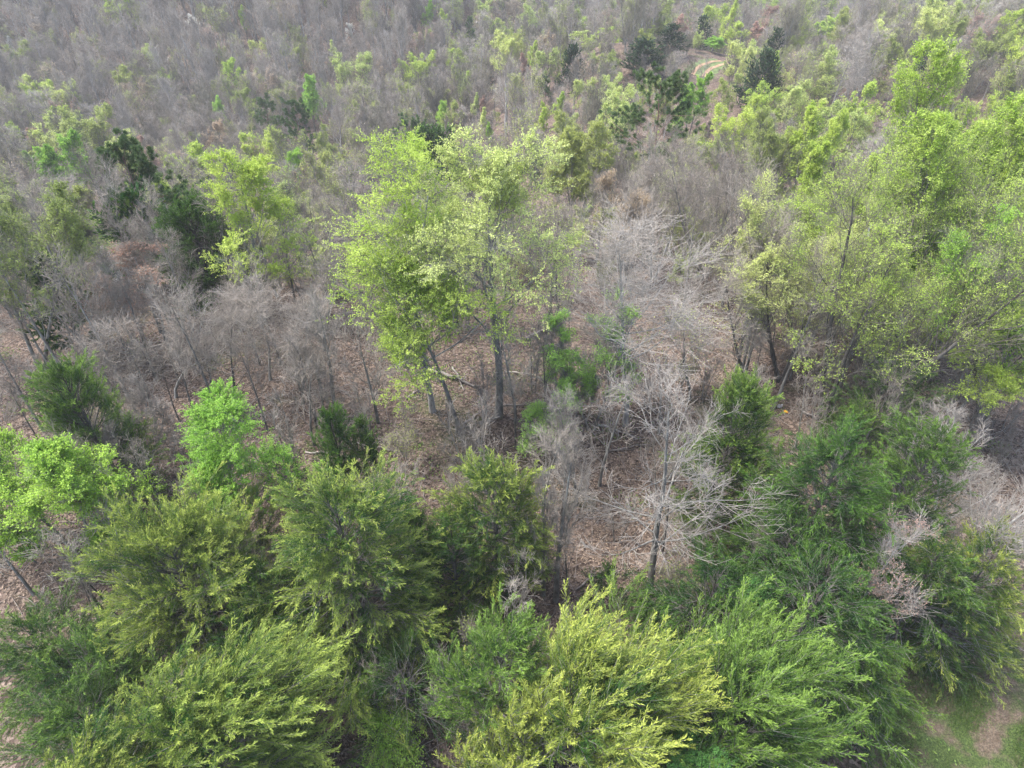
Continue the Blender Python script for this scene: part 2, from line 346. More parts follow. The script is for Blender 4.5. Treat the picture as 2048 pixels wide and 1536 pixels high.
# ------------------------------------------------------------------ linking helpers
def tag(o, label=None, cat=None, group=None, kind=None):
    if label: o['label'] = label
    if cat: o['category'] = cat
    if group: o['group'] = group
    if kind: o['kind'] = kind
    return o
def link(name, me, parent=None):
    o = bpy.data.objects.new(name, me); COL.objects.link(o); o.parent = parent; return o
PLACED = []          # (x, y, keep-clear radius)
def plant(name, label, x, y, tmcm, mats, rz=0.0, scale=1.0, group=None, clear=1.2, cat='tree', crown='crown', trunk='trunk'):
    e = bpy.data.objects.new(name, None); COL.objects.link(e); e.empty_display_size = 0.3
    e.location = (x, y, float(ground(x, y))); e.rotation_euler = (0, 0, rz); e.scale = (scale,) * 3
    tag(e, label, cat, group)
    tm, cm = tmcm
    link(trunk, tm.mesh(trunk, [mats[0]]), e); link(crown, cm.mesh(crown, [mats[1], mats[2]]), e)
    PLACED.append((x, y, clear)); return e
def fit_h(u, v, bu, bv):       # ground point under pixel (bu,bv); height that puts the top at row v
    x, y = at(bu, bv); d = ray(u, v); q = y / d[1]; z = CAM_H + d[2] * q
    return x, y, z - float(ground(x, y)), d[0] * q - x

# ------------------------------------------------------------------ ground
def ground_material():
    m, t = newmat('forest_floor')
    g = nd(t, 'ShaderNodeNewGeometry'); P = g.outputs['Position']
    def noise(s, d=4, r=0.55):
        n = nd(t, 'ShaderNodeTexNoise'); n.inputs['Scale'].default_value = s; n.inputs['Detail'].default_value = d
        n.inputs['Roughness'].default_value = r; t.links.new(P, n.inputs['Vector']); return n.outputs[0]
    vo = nd(t, 'ShaderNodeTexVoronoi'); vo.inputs['Scale'].default_value = 9.0; t.links.new(P, vo.inputs['Vector'])
    sx = nd(t, 'ShaderNodeSeparateColor'); t.links.new(vo.outputs['Color'], sx.inputs[0])
    leaf = ramp(t, sx.outputs[0], [(0.0, (0.05, 0.038, 0.032)), (0.4, (0.11, 0.082, 0.068)), (0.75, (0.17, 0.13, 0.105)), (1.0, (0.27, 0.215, 0.18))])
    leaf = mixc(t, 0.75, leaf, ramp(t, noise(0.9, 5), [(0.3, (0.5, 0.48, 0.47)), (0.7, (1.15, 1.1, 1.05))]), 'MULTIPLY')
    green = ramp(t, noise(14, 3), [(0.3, (0.035, 0.055, 0.018)), (0.7, (0.09, 0.13, 0.04))])
    soil = ramp(t, noise(6, 5), [(0.3, (0.08, 0.06, 0.045)), (0.7, (0.17, 0.135, 0.105))])  # darkened brown: shadow lying on the verge is painted into the soil
    gm = ramp(t, noise(0.28, 6, 0.65), [(0.56, (0, 0, 0)), (0.68, (1, 1, 1))])
    c = mixc(t, gm, leaf, mixc(t, 0.55, leaf, green))
    # the mown verge in the near right corner: grass thinning to bare soil
    sp = nd(t, 'ShaderNodeSeparateXYZ'); t.links.new(P, sp.inputs[0])
    def math_(op, a, b=None):
        n = nd(t, 'ShaderNodeMath', operation=op)
        for s_, v_ in ((n.inputs[0], a), (n.inputs[1], b)):
            if v_ is None: continue
            if isinstance(v_, bpy.types.NodeSocket): t.links.new(v_, s_)
            else: s_.default_value = v_
        return n.outputs[0]
    vx, vy = at(1960, 1500)
    dx = math_('SUBTRACT', sp.outputs[0], vx + 1.5); dy = math_('SUBTRACT', sp.outputs[1], vy - 1.5)
    dist = math_('SQRT', math_('ADD', math_('MULTIPLY', dx, dx), math_('MULTIPLY', dy, dy)))
    dist = math_('ADD', dist, math_('MULTIPLY', math_('SUBTRACT', noise(0.8, 4), 0.5), 3.5))
    fac = nd(t, 'ShaderNodeMapRange', interpolation_type='SMOOTHSTEP'); t.links.new(dist, fac.inputs[0])
    fac.inputs[1].default_value = 6.5; fac.inputs[2].default_value = 4.5
    sm = ramp(t, noise(0.9, 5, 0.6), [(0.45, (0, 0, 0)), (0.58, (1, 1, 1))])
    verge = mixc(t, 0.8, mixc(t, sm, green, soil), ramp(t, noise(22, 5, 0.7), [(0.38, (0.35, 0.35, 0.33)), (0.62, (1.25, 1.2, 1.1))]), 'MULTIPLY')
    c = mixc(t, fac.outputs[0], c, verge)
    p = nd(t, 'ShaderNodeBsdfPrincipled'); p.inputs['Roughness'].default_value = 0.9; p.inputs['Specular IOR Level'].default_value = 0.15
    t.links.new(c, p.inputs['Base Color'])
    bp = nd(t, 'ShaderNodeBump'); bp.inputs['Strength'].default_value = 0.8; bp.inputs['Distance'].default_value = 0.04
    t.links.new(math_('ADD', vo.outputs['Distance'], noise(25, 2)), bp.inputs['Height']); t.links.new(bp.outputs[0], p.inputs['Normal'])
    o = nd(t, 'ShaderNodeOutputMaterial'); t.links.new(p.outputs[0], o.inputs[0]); return m
M['floor'] = ground_material()
def sheet(xs, ys):
    X, Y = np.meshgrid(xs, ys, indexing='ij'); Z = ground(X, Y)
    V = np.stack([X, Y, Z], -1).reshape(-1, 3); a = np.arange(len(V)).reshape(X.shape)
    F = np.stack([a[:-1, :-1], a[1:, :-1], a[1:, 1:], a[:-1, 1:]], -1).reshape(-1, 4); return V, F
gb = MB()
xs = np.concatenate([np.arange(-560, -40, 6.5), np.arange(-40, 40, 0.5), np.arange(40, 561, 6.5)])
ys = np.concatenate([np.arange(-60, 4, 4), np.arange(4, 50, 0.5), np.arange(50, 200, 2), np.arange(200, 660, 6)])
V, F = sheet(xs, ys); gb.add(V, F, 0)
gme = gb.mesh('ground', ['floor']); gme.polygons.foreach_set('use_smooth', np.ones(len(gme.polygons), bool))
tag(link('ground', gme), 'forest floor of brown leaf litter sloping to a far hillside', kind='structure')

# ------------------------------------------------------------------ dirt track on the ridge
def ribbon(uv, width, lift, mat, name, jitter=0.0):
    pts = np.array([at(*p) for p in uv]); tt = np.linspace(0, len(pts) - 1, 40); i = np.minimum(tt.astype(int), len(pts) - 2); f = (tt - i)[:, None]
    p = pts[i] * (1 - f) + pts[i + 1] * f
    for _ in range(6): p[1:-1] = (p[:-2] + p[1:-1] * 2 + p[2:]) / 4
    d = unit(np.gradient(p, axis=0)); n = np.stack([-d[:, 1], d[:, 0]], 1); rg = np.random.default_rng(3)
    cols = []
    for k in np.linspace(-0.5, 0.5, 7):
        q = p + n * (k * width + (rg.normal(size=len(p)) * jitter)[:, None]); cols.append(np.column_stack([q, ground(q[:, 0], q[:, 1]) + lift]))
    V = np.stack(cols, 1); a = np.arange(V.shape[0] * 7).reshape(-1, 7)
    F = np.stack([a[:-1, :-1], a[:-1, 1:], a[1:, 1:], a[1:, :-1]], -1).reshape(-1, 4)
    mb = MB(); mb.add(V, F, 0); return link(name, mb.mesh(name, [mat])), p
def simple_noise_mat(name, a, b, scale):
    m, t = newmat(name); g = nd(t, 'ShaderNodeNewGeometry'); n = nd(t, 'ShaderNodeTexNoise'); n.inputs['Scale'].default_value = scale; n.inputs['Detail'].default_value = 5
    t.links.new(g.outputs['Position'], n.inputs['Vector']); p = nd(t, 'ShaderNodeBsdfPrincipled'); p.inputs['Roughness'].default_value = 0.9
    t.links.new(ramp(t, n.outputs[0], [(0.35, a), (0.65, b)]), p.inputs['Base Color'])
    o = nd(t, 'ShaderNodeOutputMaterial'); t.links.new(p.outputs[0], o.inputs[0]); return m
M['track_soil'] = simple_noise_mat('track_soil', (0.24, 0.15, 0.09), (0.36, 0.24, 0.15), 1.5)
M['verge_grass'] = simple_noise_mat('verge_grass', (0.07, 0.10, 0.03), (0.14, 0.18, 0.06), 1.2)
TR = [(1396, 152), (1402, 142), (1414, 133), (1432, 127), (1450, 125)]
vg, tp = ribbon(TR, 4.6, 0.03, 'verge_grass', 'grass_verge', 0.3); tag(vg, 'green grass verge beside the dirt track on the ridge', kind='structure')
for k, off in enumerate((-0.9, 0.9)):
    d = unit(np.gradient(tp, axis=0)); q = tp + np.stack([-d[:, 1], d[:, 0]], 1) * off
    n = np.stack([-d[:, 1], d[:, 0]], 1); V = np.stack([np.column_stack([q + n * s, ground(*(q + n * s).T) + 0.07]) for s in (-.33, 0, .33)], 1)
    a = np.arange(len(q) * 3).reshape(-1, 3); F = np.stack([a[:-1, :-1], a[:-1, 1:], a[1:, 1:], a[1:, :-1]], -1).reshape(-1, 4)
    mb = MB(); mb.add(V, F, 0); tag(link('dirt_track', mb.mesh('dirt_track', ['track_soil'])), 'orange dirt wheel track curving through the ridge clearing', kind='structure')
TRK = tp

# ------------------------------------------------------------------ near trees, one by one
SEED = [100]
def sd_(): SEED[0] += 1; return SEED[0]
def C(label, u, v, h, w_, mat='cedar_green', name='juniper_tree', **k):
    wp = k.pop('wpx', None)
    if wp: x, y, h, w_ = fitw(u, v, wp, h)
    else: w_ *= 1.15; x, y = at(u, apex(u, v, h, w_), h)
    k.setdefault('seed', sd_()); return plant(name, label, x, y, cedar(h, w_, **k), ('bark_dark', 'bark_grey', mat), clear=w_ * 0.38)
W = (0.9, 0.35)
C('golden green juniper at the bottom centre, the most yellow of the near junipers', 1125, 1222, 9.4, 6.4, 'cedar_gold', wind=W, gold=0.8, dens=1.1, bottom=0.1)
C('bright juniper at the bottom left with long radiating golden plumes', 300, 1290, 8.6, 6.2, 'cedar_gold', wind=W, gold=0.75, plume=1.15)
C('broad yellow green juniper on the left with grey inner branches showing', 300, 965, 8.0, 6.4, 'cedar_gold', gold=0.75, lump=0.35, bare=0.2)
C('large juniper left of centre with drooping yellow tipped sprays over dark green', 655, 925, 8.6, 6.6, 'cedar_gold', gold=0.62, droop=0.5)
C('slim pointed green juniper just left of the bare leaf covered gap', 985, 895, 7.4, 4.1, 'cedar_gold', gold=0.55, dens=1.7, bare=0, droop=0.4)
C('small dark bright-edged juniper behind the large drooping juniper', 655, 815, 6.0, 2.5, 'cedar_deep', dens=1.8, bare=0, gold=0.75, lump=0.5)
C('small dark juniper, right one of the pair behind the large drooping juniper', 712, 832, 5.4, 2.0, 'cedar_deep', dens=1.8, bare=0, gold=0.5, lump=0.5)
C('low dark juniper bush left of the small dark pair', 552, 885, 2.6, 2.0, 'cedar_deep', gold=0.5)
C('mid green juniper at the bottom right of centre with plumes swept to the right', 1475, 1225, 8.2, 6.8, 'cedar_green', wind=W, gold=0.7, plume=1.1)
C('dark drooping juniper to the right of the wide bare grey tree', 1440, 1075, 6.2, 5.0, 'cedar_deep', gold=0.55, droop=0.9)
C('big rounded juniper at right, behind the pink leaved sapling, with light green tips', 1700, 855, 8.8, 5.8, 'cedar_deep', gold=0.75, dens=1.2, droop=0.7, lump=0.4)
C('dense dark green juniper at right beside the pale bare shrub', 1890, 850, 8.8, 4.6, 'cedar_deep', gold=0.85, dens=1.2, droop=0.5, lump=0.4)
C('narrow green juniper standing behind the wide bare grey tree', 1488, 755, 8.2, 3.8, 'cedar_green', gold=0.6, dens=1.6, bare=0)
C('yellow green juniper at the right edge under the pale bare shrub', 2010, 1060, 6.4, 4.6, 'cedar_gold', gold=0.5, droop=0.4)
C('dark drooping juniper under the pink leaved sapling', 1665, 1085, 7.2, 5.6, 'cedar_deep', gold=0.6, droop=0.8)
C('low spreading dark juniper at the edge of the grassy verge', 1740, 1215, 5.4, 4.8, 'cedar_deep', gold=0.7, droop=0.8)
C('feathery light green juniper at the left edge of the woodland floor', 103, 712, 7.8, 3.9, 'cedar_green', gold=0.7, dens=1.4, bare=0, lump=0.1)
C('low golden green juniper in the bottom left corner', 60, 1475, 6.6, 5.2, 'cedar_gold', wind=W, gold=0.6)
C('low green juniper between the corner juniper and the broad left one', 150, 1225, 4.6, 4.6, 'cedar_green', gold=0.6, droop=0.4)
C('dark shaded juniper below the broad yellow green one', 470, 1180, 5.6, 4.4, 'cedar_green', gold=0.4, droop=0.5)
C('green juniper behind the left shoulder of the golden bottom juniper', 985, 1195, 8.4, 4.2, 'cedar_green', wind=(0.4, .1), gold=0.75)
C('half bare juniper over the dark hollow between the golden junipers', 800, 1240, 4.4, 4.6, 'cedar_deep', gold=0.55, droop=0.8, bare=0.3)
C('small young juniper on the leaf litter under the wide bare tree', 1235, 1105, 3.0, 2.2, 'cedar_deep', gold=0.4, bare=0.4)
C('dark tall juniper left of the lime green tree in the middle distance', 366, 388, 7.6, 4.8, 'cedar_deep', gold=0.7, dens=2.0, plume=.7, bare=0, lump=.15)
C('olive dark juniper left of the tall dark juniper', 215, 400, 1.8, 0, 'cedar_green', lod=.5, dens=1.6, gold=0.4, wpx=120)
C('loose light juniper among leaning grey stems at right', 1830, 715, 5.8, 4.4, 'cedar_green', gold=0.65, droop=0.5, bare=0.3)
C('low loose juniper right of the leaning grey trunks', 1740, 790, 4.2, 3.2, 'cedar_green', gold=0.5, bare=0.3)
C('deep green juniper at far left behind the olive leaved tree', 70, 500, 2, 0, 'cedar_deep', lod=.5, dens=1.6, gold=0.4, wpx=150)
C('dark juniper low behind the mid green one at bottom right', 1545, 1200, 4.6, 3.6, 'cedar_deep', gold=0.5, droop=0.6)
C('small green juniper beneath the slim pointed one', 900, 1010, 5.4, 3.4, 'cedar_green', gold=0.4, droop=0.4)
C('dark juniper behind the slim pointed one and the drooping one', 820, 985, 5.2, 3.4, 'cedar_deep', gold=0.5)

def D(label, top, foot, w_, mats, name='leafing_tree', hh=None, **k):
    """top pixel, base pixel (or None with the height hh)"""
    wp = k.pop('wpx', None)
    if wp: x, y, h, w_ = fitw(top[0], top[1], wp, w_); dx = 0.0
    elif foot is None: x, y = at(top[0], apex(top[0], top[1], hh, w_), hh); h, dx = hh, 0.0
    else: x, y, h, dx = fit_h(top[0], top[1], *foot)
    if k.get('leaves', 4) > 1: k['leaves'] = round(k.get('leaves', 4) * 1.8); k['leaf'] = k.get('leaf', .085) * .74
    k.setdefault('seed', sd_()); ln = k.pop('lean', (dx / h, 0.0))
    return plant(name, label, x, y, decid(h, w_, lean=ln, **k), mats, clear=w_ * 0.3)
LG = ('bark_grey', 'bark_grey')
D('bright green leafy tree at the left edge beside the broad juniper', (5, 860), None, 6.0, LG + ('vivid',), hh=7, leaves=8, clump=0.12, stems=2, leaf=0.10, base=0.12, limbs=18)
D('bright green bushy tree between the left juniper and the leaf strewn ground', (390, 792), None, 4.6, LG + ('vivid',), hh=8.0, leaves=18, leaf=0.080, base=0.15, clump=.25)
D('lime green tree beside the tall dark juniper', (482, 285), (520, 640), 5.0, LG + ('lime',), leaves=13, leaf=0.088, clump=0.15, base=.2)
D('large lime green tree left of centre, thickly leaved, pale upper trunk', (822, 288), (866, 823), 7.4, ('bark_pale', 'bark_grey', 'lime'), leaves=13, leaf=0.084, clump=0.22, base=0.22, trunkr=0.011, limbs=18)
D('lower lime green tree with arching crown in front of the large lime one', (790, 545), (920, 868), 5.4, LG + ('lime',), leaves=14, leaf=0.080, clump=0.2, base=0.35)
D('tall pale lime tree in the centre with straight thick grey trunk', (1030, 255), (997, 832), 8.0, LG + ('pale',), leaves=10, leaf=0.09, clump=0.2, base=0.38, trunkr=0.0135, limbs=20)
D('second pale lime tree close behind the central straight trunk', (905, 320), (915, 655), 6.0, ('bark_dark', 'bark_grey', 'pale'), leaves=5, leaf=0.080, clump=0.4)
D('olive yellow leaved tree leaning out of the left edge', (45, 370), (85, 740), 6.5, LG + ('olive',), leaves=8, leaf=0.080, clump=0.25, stems=2)
D('many stemmed spreading tree at right with grey leaning trunks and sparse small leaves', (1760, 330), (1640, 872), 11.0, ('bark_dark', 'twig_olive', 'lime'), leaves=4, leaf=0.072, clump=0.25, stems=5, stemspread=0.38, lean=(0.22, 0.1), limbs=13)
D('towering lime green tree at upper right, tallest crown in view', (1890, 105), (1800, 690), 8.5, LG + ('lime',), leaves=8, leaf=0.096, clump=0.15, stems=3, stemspread=0.3, limbs=16)
D('green leafy tree with dark twin trunks at the right edge', (2010, 400), (1965, 838), 6.6, ('bark_dark', 'bark_grey', 'vivid'), leaves=8, leaf=0.080, clump=0.3, stems=2)
D('pale dotted sparse leaved tree right of the whitish bare tree', (1520, 400), (1560, 760), 7.0, ('bark_dark', 'twig_olive', 'pale'), leaves=5, leaf=0.072, clump=0.25, stems=3, stemspread=0.3)
D('small whitish green tree above the whitish bare tree', (1340, 345), None, 1.8, LG + ('pale',), wpx=90, leaves=10, leaf=0.088)
D('fresh green sapling in the open understorey right of centre', (1192, 612), (1182, 860), 4.4, ('bark_grey', 'bark_grey', 'emerald'), name='understorey_sapling', leaves=6, leaf=0.088, clump=0.6, stems=2, stemspread=.3, limbs=10, base=0.1)
D('low fresh green shrub on the litter left of the grey sapling', (1085, 830), (1100, 905), 2.6, ('bark_grey', 'bark_grey', 'emerald'), name='leafy_shrub', leaves=5, leaf=0.080, clump=0.55, base=0.2, limbs=8, stems=3, stemspread=.5)
D('fresh green shrub in front of the fresh green sapling', (1140, 740), (1165, 850), 2.6, ('bark_grey', 'bark_grey', 'emerald'), name='leafy_shrub', leaves=5, leaf=0.080, clump=0.5, base=0.2, limbs=8, stems=3, stemspread=.5)
D('tree with withered orange brown leaves behind the pale lime trees', (1210, 340), None, 2.5, ('bark_grey', 'twig_mauve', 'tan'), wpx=80, leaves=4, leaf=0.088, clump=0.6)
D('tan leaved young tree above the whitish bare tree', (1272, 400), None, 2.2, ('bark_grey', 'twig_mauve', 'tan'), wpx=90, leaves=6, leaf=0.080, clump=0.3)
D('grey tree at left holding curled rust brown leaves', (262, 512), None, 1.4, ('bark_grey', 'twig_pale', 'rust'), wpx=220, leaves=5, leaf=0.096, clump=0.65)
D('yellowish upright tree right of the central pale lime tree', (1160, 240), None, 2, LG + ('olive',), wpx=130, leaves=8, leaf=0.096, clump=0.2, stems=3, stemspread=0.25)
D('lime tree peeking out behind the tall dark juniper', (318, 372), None, 2, LG + ('lime',), wpx=90, leaves=8, leaf=0.096, clump=0.3)
D('pale sparse tree right of the lime green tree beside the dark juniper', (565, 370), None, 2, LG + ('pale',), wpx=110, leaves=3, leaf=0.088, clump=0.4)
D('yellow green slender tree behind the first lime tree', (655, 250), None, 2.5, LG + ('olive',), wpx=75, leaves=8, leaf=0.104, clump=0.3)
D('green rounded tree left of the slender yellow green one', (605, 305), None, 2, LG + ('vivid',), wpx=85, leaves=11, leaf=0.104, clump=0.15)
D('small pink brown leaved sapling with white branches against dark junipers', (1800, 1040), None, 2.9, ('bark_pale', 'twig_pale', 'salmon'), name='sapling', hh=7.6, leaves=3, leaf=0.060, clump=0.55, sub=5, fine=4, base=0.35, limbs=14)
D('low green leafy shrub in the dark hollow at bottom left of centre', (770, 1440), None, 2.0, ('bark_dark', 'bark_dark', 'vivid'), name='leafy_shrub', hh=2.2, leaves=6, leaf=0.072, base=0.1, limbs=9, clump=0.3)
D('emerald climbing shrub among the dark junipers at right', (1545, 1165), None, 1.9, ('bark_dark', 'bark_dark', 'emerald_shade'), name='leafy_shrub', hh=5.2, leaves=4, leaf=0.064, limbs=10, base=0.45)
D('emerald shrub at the foot of the swept mid green juniper', (1430, 1440), None, 2.4, ('bark_dark', 'bark_dark', 'emerald_shade'), name='leafy_shrub', hh=6.0, leaves=10, leaf=0.056, limbs=10, base=0.4)
D('lime tree at upper right behind the spreading many stemmed tree', (1650, 210), None, 2, LG + ('lime',), wpx=130, leaves=8, leaf=0.112, clump=0.3, stems=2)
D('yellow green tree between the ridge cedar and the towering lime tree', (1560, 235), None, 2, LG + ('olive',), wpx=110, leaves=5, leaf=0.104, clump=0.35, stems=3)
D('lime green tree low at the right edge', (2035, 590), None, 5.0, LG + ('lime',), hh=8, leaves=11, leaf=0.088, clump=0.3)
D('lime crowned tree leaning out of the upper right edge', (2035, 270), None, 1.8, LG + ('olive',), wpx=170, leaves=6, leaf=0.096, clump=0.3)
D('green leaved tree filling the gap under the towering lime crown', (1880, 430), None, 1.5, LG + ('vivid',), wpx=200, leaves=8, leaf=0.096, clump=0.35, stems=3)
D('yellow leaved slim tree at the left edge above the olive one', (15, 390), None, 2.2, LG + ('pale',), wpx=110, leaves=6, leaf=0.096, clump=0.3)
D('olive slim tree left of the tall dark juniper', (110, 385), None, 2.4, LG + ('olive',), wpx=90, leaves=5, leaf=0.096, clump=0.35, stems=2)

BP = ('bark_pale', 'twig_pale', 'lime'); BG = ('bark_grey', 'twig_mauve', 'lime'); BD = ('bark_dark', 'twig_mauve', 'lime')
def B(label, top, foot, w_, mats=BG, **k):
    k.setdefault('leaves', 0); k.setdefault('name', 'bare_tree'); k.setdefault('sub', 6); k.setdefault('fine', 3); k.setdefault('twigr', .0065)
    return D(label, top, foot, w_, mats, **k)
B('wide bare grey tree with low spreading branches over the leaf covered gap', (1335, 765), (1297, 1190), 7.0, ('bark_grey', 'twig_pale', 'lime'), base=0.28, spread=1.05, limbs=24, upt=0.05, sub=5, fine=3)
B('big whitish bare tree right of centre with a dense domed crown of fine twigs', (1305, 440), (1250, 850), 7.6, BP, limbs=30, base=0.3, spread=.62, upt=.2, sub=6)
B('pale bare shrub spreading in from the right edge', (2025, 890), None, 6.0, BP, hh=7.5, stems=3, stemspread=0.5, base=0.2, spread=1.0)
B('bare grey tree with leaning dark trunk left of the leaf strewn ground', (235, 640), (312, 850), 4.8, BG, limbs=16)
B('bare mauve grey tree with slanting trunk behind the bright bushy tree', (330, 585), (350, 795), 5.0, BG, limbs=16)
B('bare tree with dark trunk right of the slanting mauve one', (425, 630), (472, 835), 4.4, BD)
B('slim bare tree with fan of pale twigs left of the lime tree', (590, 605), (605, 808), 3.6, BG)
B('slim bare tree, right neighbour of the one with the fan of pale twigs', (650, 560), (668, 815), 3.4, ('bark_grey', 'twig_pale', 'lime'))
B('whitish bare shrub rising behind the broad left juniper', (235, 800), (285, 960), 4.4, BP, stems=4, stemspread=0.45, base=0.2)
B('thin grey bare sapling in the gap with whitish twigs halfway up', (1150, 790), (1152, 1010), 2.4, ('bark_grey', 'twig_pale', 'lime'), base=0.2)
B('thin bare stem left of the wide bare tree', (1160, 880), (1112, 1200), 2.0, BG, base=0.3, limbs=10)
B('second thin bare stem left of the wide bare tree', (1105, 940), (1085, 1190), 1.8, BG, base=0.3, limbs=10)
B('bare tree with dark slender trunk in the open understorey', (1110, 400), (1098, 660), 3.4, BD, leaves=1, leaf=0.080, clump=0.5)
B('dark bent slender trunk left of the emerald sapling', (1135, 480), (1128, 760), 3.0, BD, limbs=10)
B('bare tree with twin dark trunks behind the whitish one', (1330, 330), (1305, 560), 7.0, BG, stems=3, stemspread=0.3)
B('bare grey tree behind the tan leaved young tree', (1420, 270), (1400, 560), 7.0, BG, stems=3)
B('bare tree left of the pale dotted sparse leaved tree', (1445, 520), (1495, 790), 4.0, BD)
B('bare tree with dark slanting trunk behind the many stemmed tree', (1650, 430), (1590, 700), 5.0, BD, leaves=1, clump=0.5)
B('grey bare tree at the left above the rust leaved one', (160, 560), (190, 730), 4.5, BG)
B('fine twigged bare tree between the dark juniper and the slim bare pair', (520, 560), (540, 760), 4.4, BG)
B('dark trunked bare tree beneath the lime tree beside the dark juniper', (470, 590), (520, 730), 4.0, BD)
B('bare tree in front of the leaning twin dark trunks at right', (1950, 600), (1935, 780), 4.6, BG)
B('dark bare stem beside the base of the emerald sapling', (1230, 640), (1215, 815), 2.6, BD)
B('bare sapling right behind the whitish bare tree', (1390, 610), (1380, 800), 3.6, ('bark_grey', 'twig_pale', 'pale'), leaves=1, clump=0.5)
B('tangled bare tree in the upper middle beside the ragged pine', (1340, 270), None, 1.5, BG, wpx=190, stems=3, stemspread=0.35)
B('tangled bare tree right of the ragged pine', (1480, 300), None, 1.5, BG, wpx=170, stems=3, stemspread=0.35)
B('slender bare tree left of the large lime tree', (640, 480), (648, 700), 4.0, BG)

def Pn(label, u, v, wp, ratio, **k):
    x, y, h, w_ = fitw(u, v, wp, ratio); return plant('pine_tree', label, x, y, pine(h, w_, sd_(), **k), ('bark_red', 'bark_red', 'pine'), clear=w_ * .35)
Pn('loose green pine at left with tufted clumps of long needles', 225, 282, 225, 1.35)
Pn('ragged pine in the upper middle, half its crown bare', 1325, 135, 210, 1.6, start=0.45)
Pn('dark open pine behind the slender yellow green tree', 590, 200, 95, 2.2)
Pn('small dark pine left of the dark open one', 525, 190, 70, 2.0)
Pn('olive pine in the middle distance above the large lime tree', 815, 235, 120, 1.6)
Pn('low dark pine right of the olive one', 900, 290, 70, 1.5)
C('wide brownish green juniper beside the olive pine', 860, 250, 1.3, 0, 'cedar_deep', lod=0.5, dens=1.6, gold=0.5, wpx=140)
C('olive brown juniper in front of the loose green pine', 250, 370, 1.4, 0, 'cedar_gold', lod=.5, dens=1.6, gold=0.1, bare=0.4, wpx=170)

C('low dark juniper at the left edge below the bright leafy tree', 25, 1190, 4.4, 4.4, 'cedar_green', gold=0.5, droop=0.3)
C('spreading shaded juniper left of the bright plumed bottom left one', 120, 1335, 4.8, 4.6, 'cedar_green', gold=0.5, droop=0.3)
C('dark juniper filling the gap between the broad left and the drooping juniper', 500, 1090, 6.0, 4.0, 'cedar_green', gold=0.4, droop=0.5)
C('deep green juniper at the foot of the big rounded one at right', 1590, 1010, 6.4, 4.6, 'cedar_deep', gold=0.55, droop=0.8)
C('deep green juniper right of the pink leaved sapling', 1900, 1060, 6.6, 4.8, 'cedar_deep', gold=0.6, droop=0.7)

D('feathery yellow green tree at right between the sparse dotted one and the towering lime crown', (1660, 395), (1690, 640), 6.6, ('bark_grey', 'twig_olive', 'lime'), leaves=4, leaf=0.09, clump=0.3, stems=3, stemspread=0.28)
D('pale yellow green sparse tree left of the leaning grey trunks', (1600, 450), (1610, 720), 5.6, ('bark_grey', 'twig_olive', 'pale'), leaves=4, leaf=0.085, clump=0.3, stems=2)
D('lime leafed tree in front of the right edge canopy', (1960, 300), None, 2.0, LG + ('lime',), wpx=190, leaves=7, leaf=0.10, clump=0.2, stems=2)
D('yellow green tree below the towering lime crown at the right', (1800, 520), (1850, 760), 6.4, ('bark_dark', 'twig_olive', 'lime'), leaves=4, leaf=0.085, clump=0.35, stems=3, stemspread=0.3)
D('fresh lime tree left of the towering crown over grey stems', (1720, 285), None, 1.8, LG + ('lime',), wpx=170, leaves=6, leaf=0.10, clump=0.25, stems=2)
# ------------------------------------------------------------------ farther trees: prototypes and copies
def merged(tmcm, name, mats):
    tm, cm = tmcm; mb = MB()
    for src, off in ((tm, 0), (cm, 1)):
        for V, F, m_, T in zip(src.V, src.F, src.M, src.T): pass
    base = 0
    for src, off in ((tm, 0), (cm, 1)):
        for V in src.V: mb.V.append(V)
        for F, m_, T in zip(src.F, src.M, src.T): mb.F.append(F + base); mb.M.append(m_ + off); mb.T.append(T)
        base += src.n
    mb.n = base; return mb.mesh(name, mats)
PR = {}
def proto(key, tmcm, mats): PR[key] = merged(tmcm, key, mats)
for i in range(5):
    proto('bare%d' % i, decid(13 - (i % 3), [6.5, 5.5, 7.5, 4.5, 6][i], 300 + i, stems=[1, 2, 1, 1, 3][i], stemspread=.22, leaves=0, lod=.8, limbs=15, sub=6, fine=4, base=[.3, .25, .35, .4, .2][i], twigr=.011, trunkr=.017),
          [['bark_pale', 'bark_grey', 'bark_grey', 'bark_pale', 'bark_grey'][i], ['twig_mauve', 'twig_mauve', 'twig_pale', 'twig_mauve', 'twig_olive'][i], 'lime'])
for i in range(5):
    proto('leafy%d' % i, decid(11.5 - (i % 2), [5.5, 6.5, 4.5, 7, 5.5][i], 330 + i, stems=[1, 2, 1, 3, 2][i], stemspread=.22, leaves=[7, 5, 7, 5, 9][i], leaf=.17, lod=.5, limbs=14, sub=6, fine=3, base=.22, twigr=.008, clump=[.15, .3, .2, .35, .05][i], droop=.1), ['bark_grey', 'twig_olive', 'lime'])
for i in range(2):
    proto('bud%d' % i, decid(12, 6, 350 + i, stems=1 + i, leaves=1, leaf=.17, lod=.8, limbs=15, sub=6, fine=4, base=.28, twigr=.009, clump=.35), ['bark_grey', 'twig_mauve', 'olive'])
for i in range(3): proto('juniper%d' % i, cedar(9, [5.2, 6, 4][i], 360 + i, lod=.5, gold=.4, dens=2.1, bare=0, lump=.25, plume=.6), ['bark_dark', 'bark_dark', 'cedar_far'])
for i in range(2): proto('pine%d' % i, pine(13, 6, 370 + i, lod=.5), ['bark_red', 'bark_red', 'pine'])
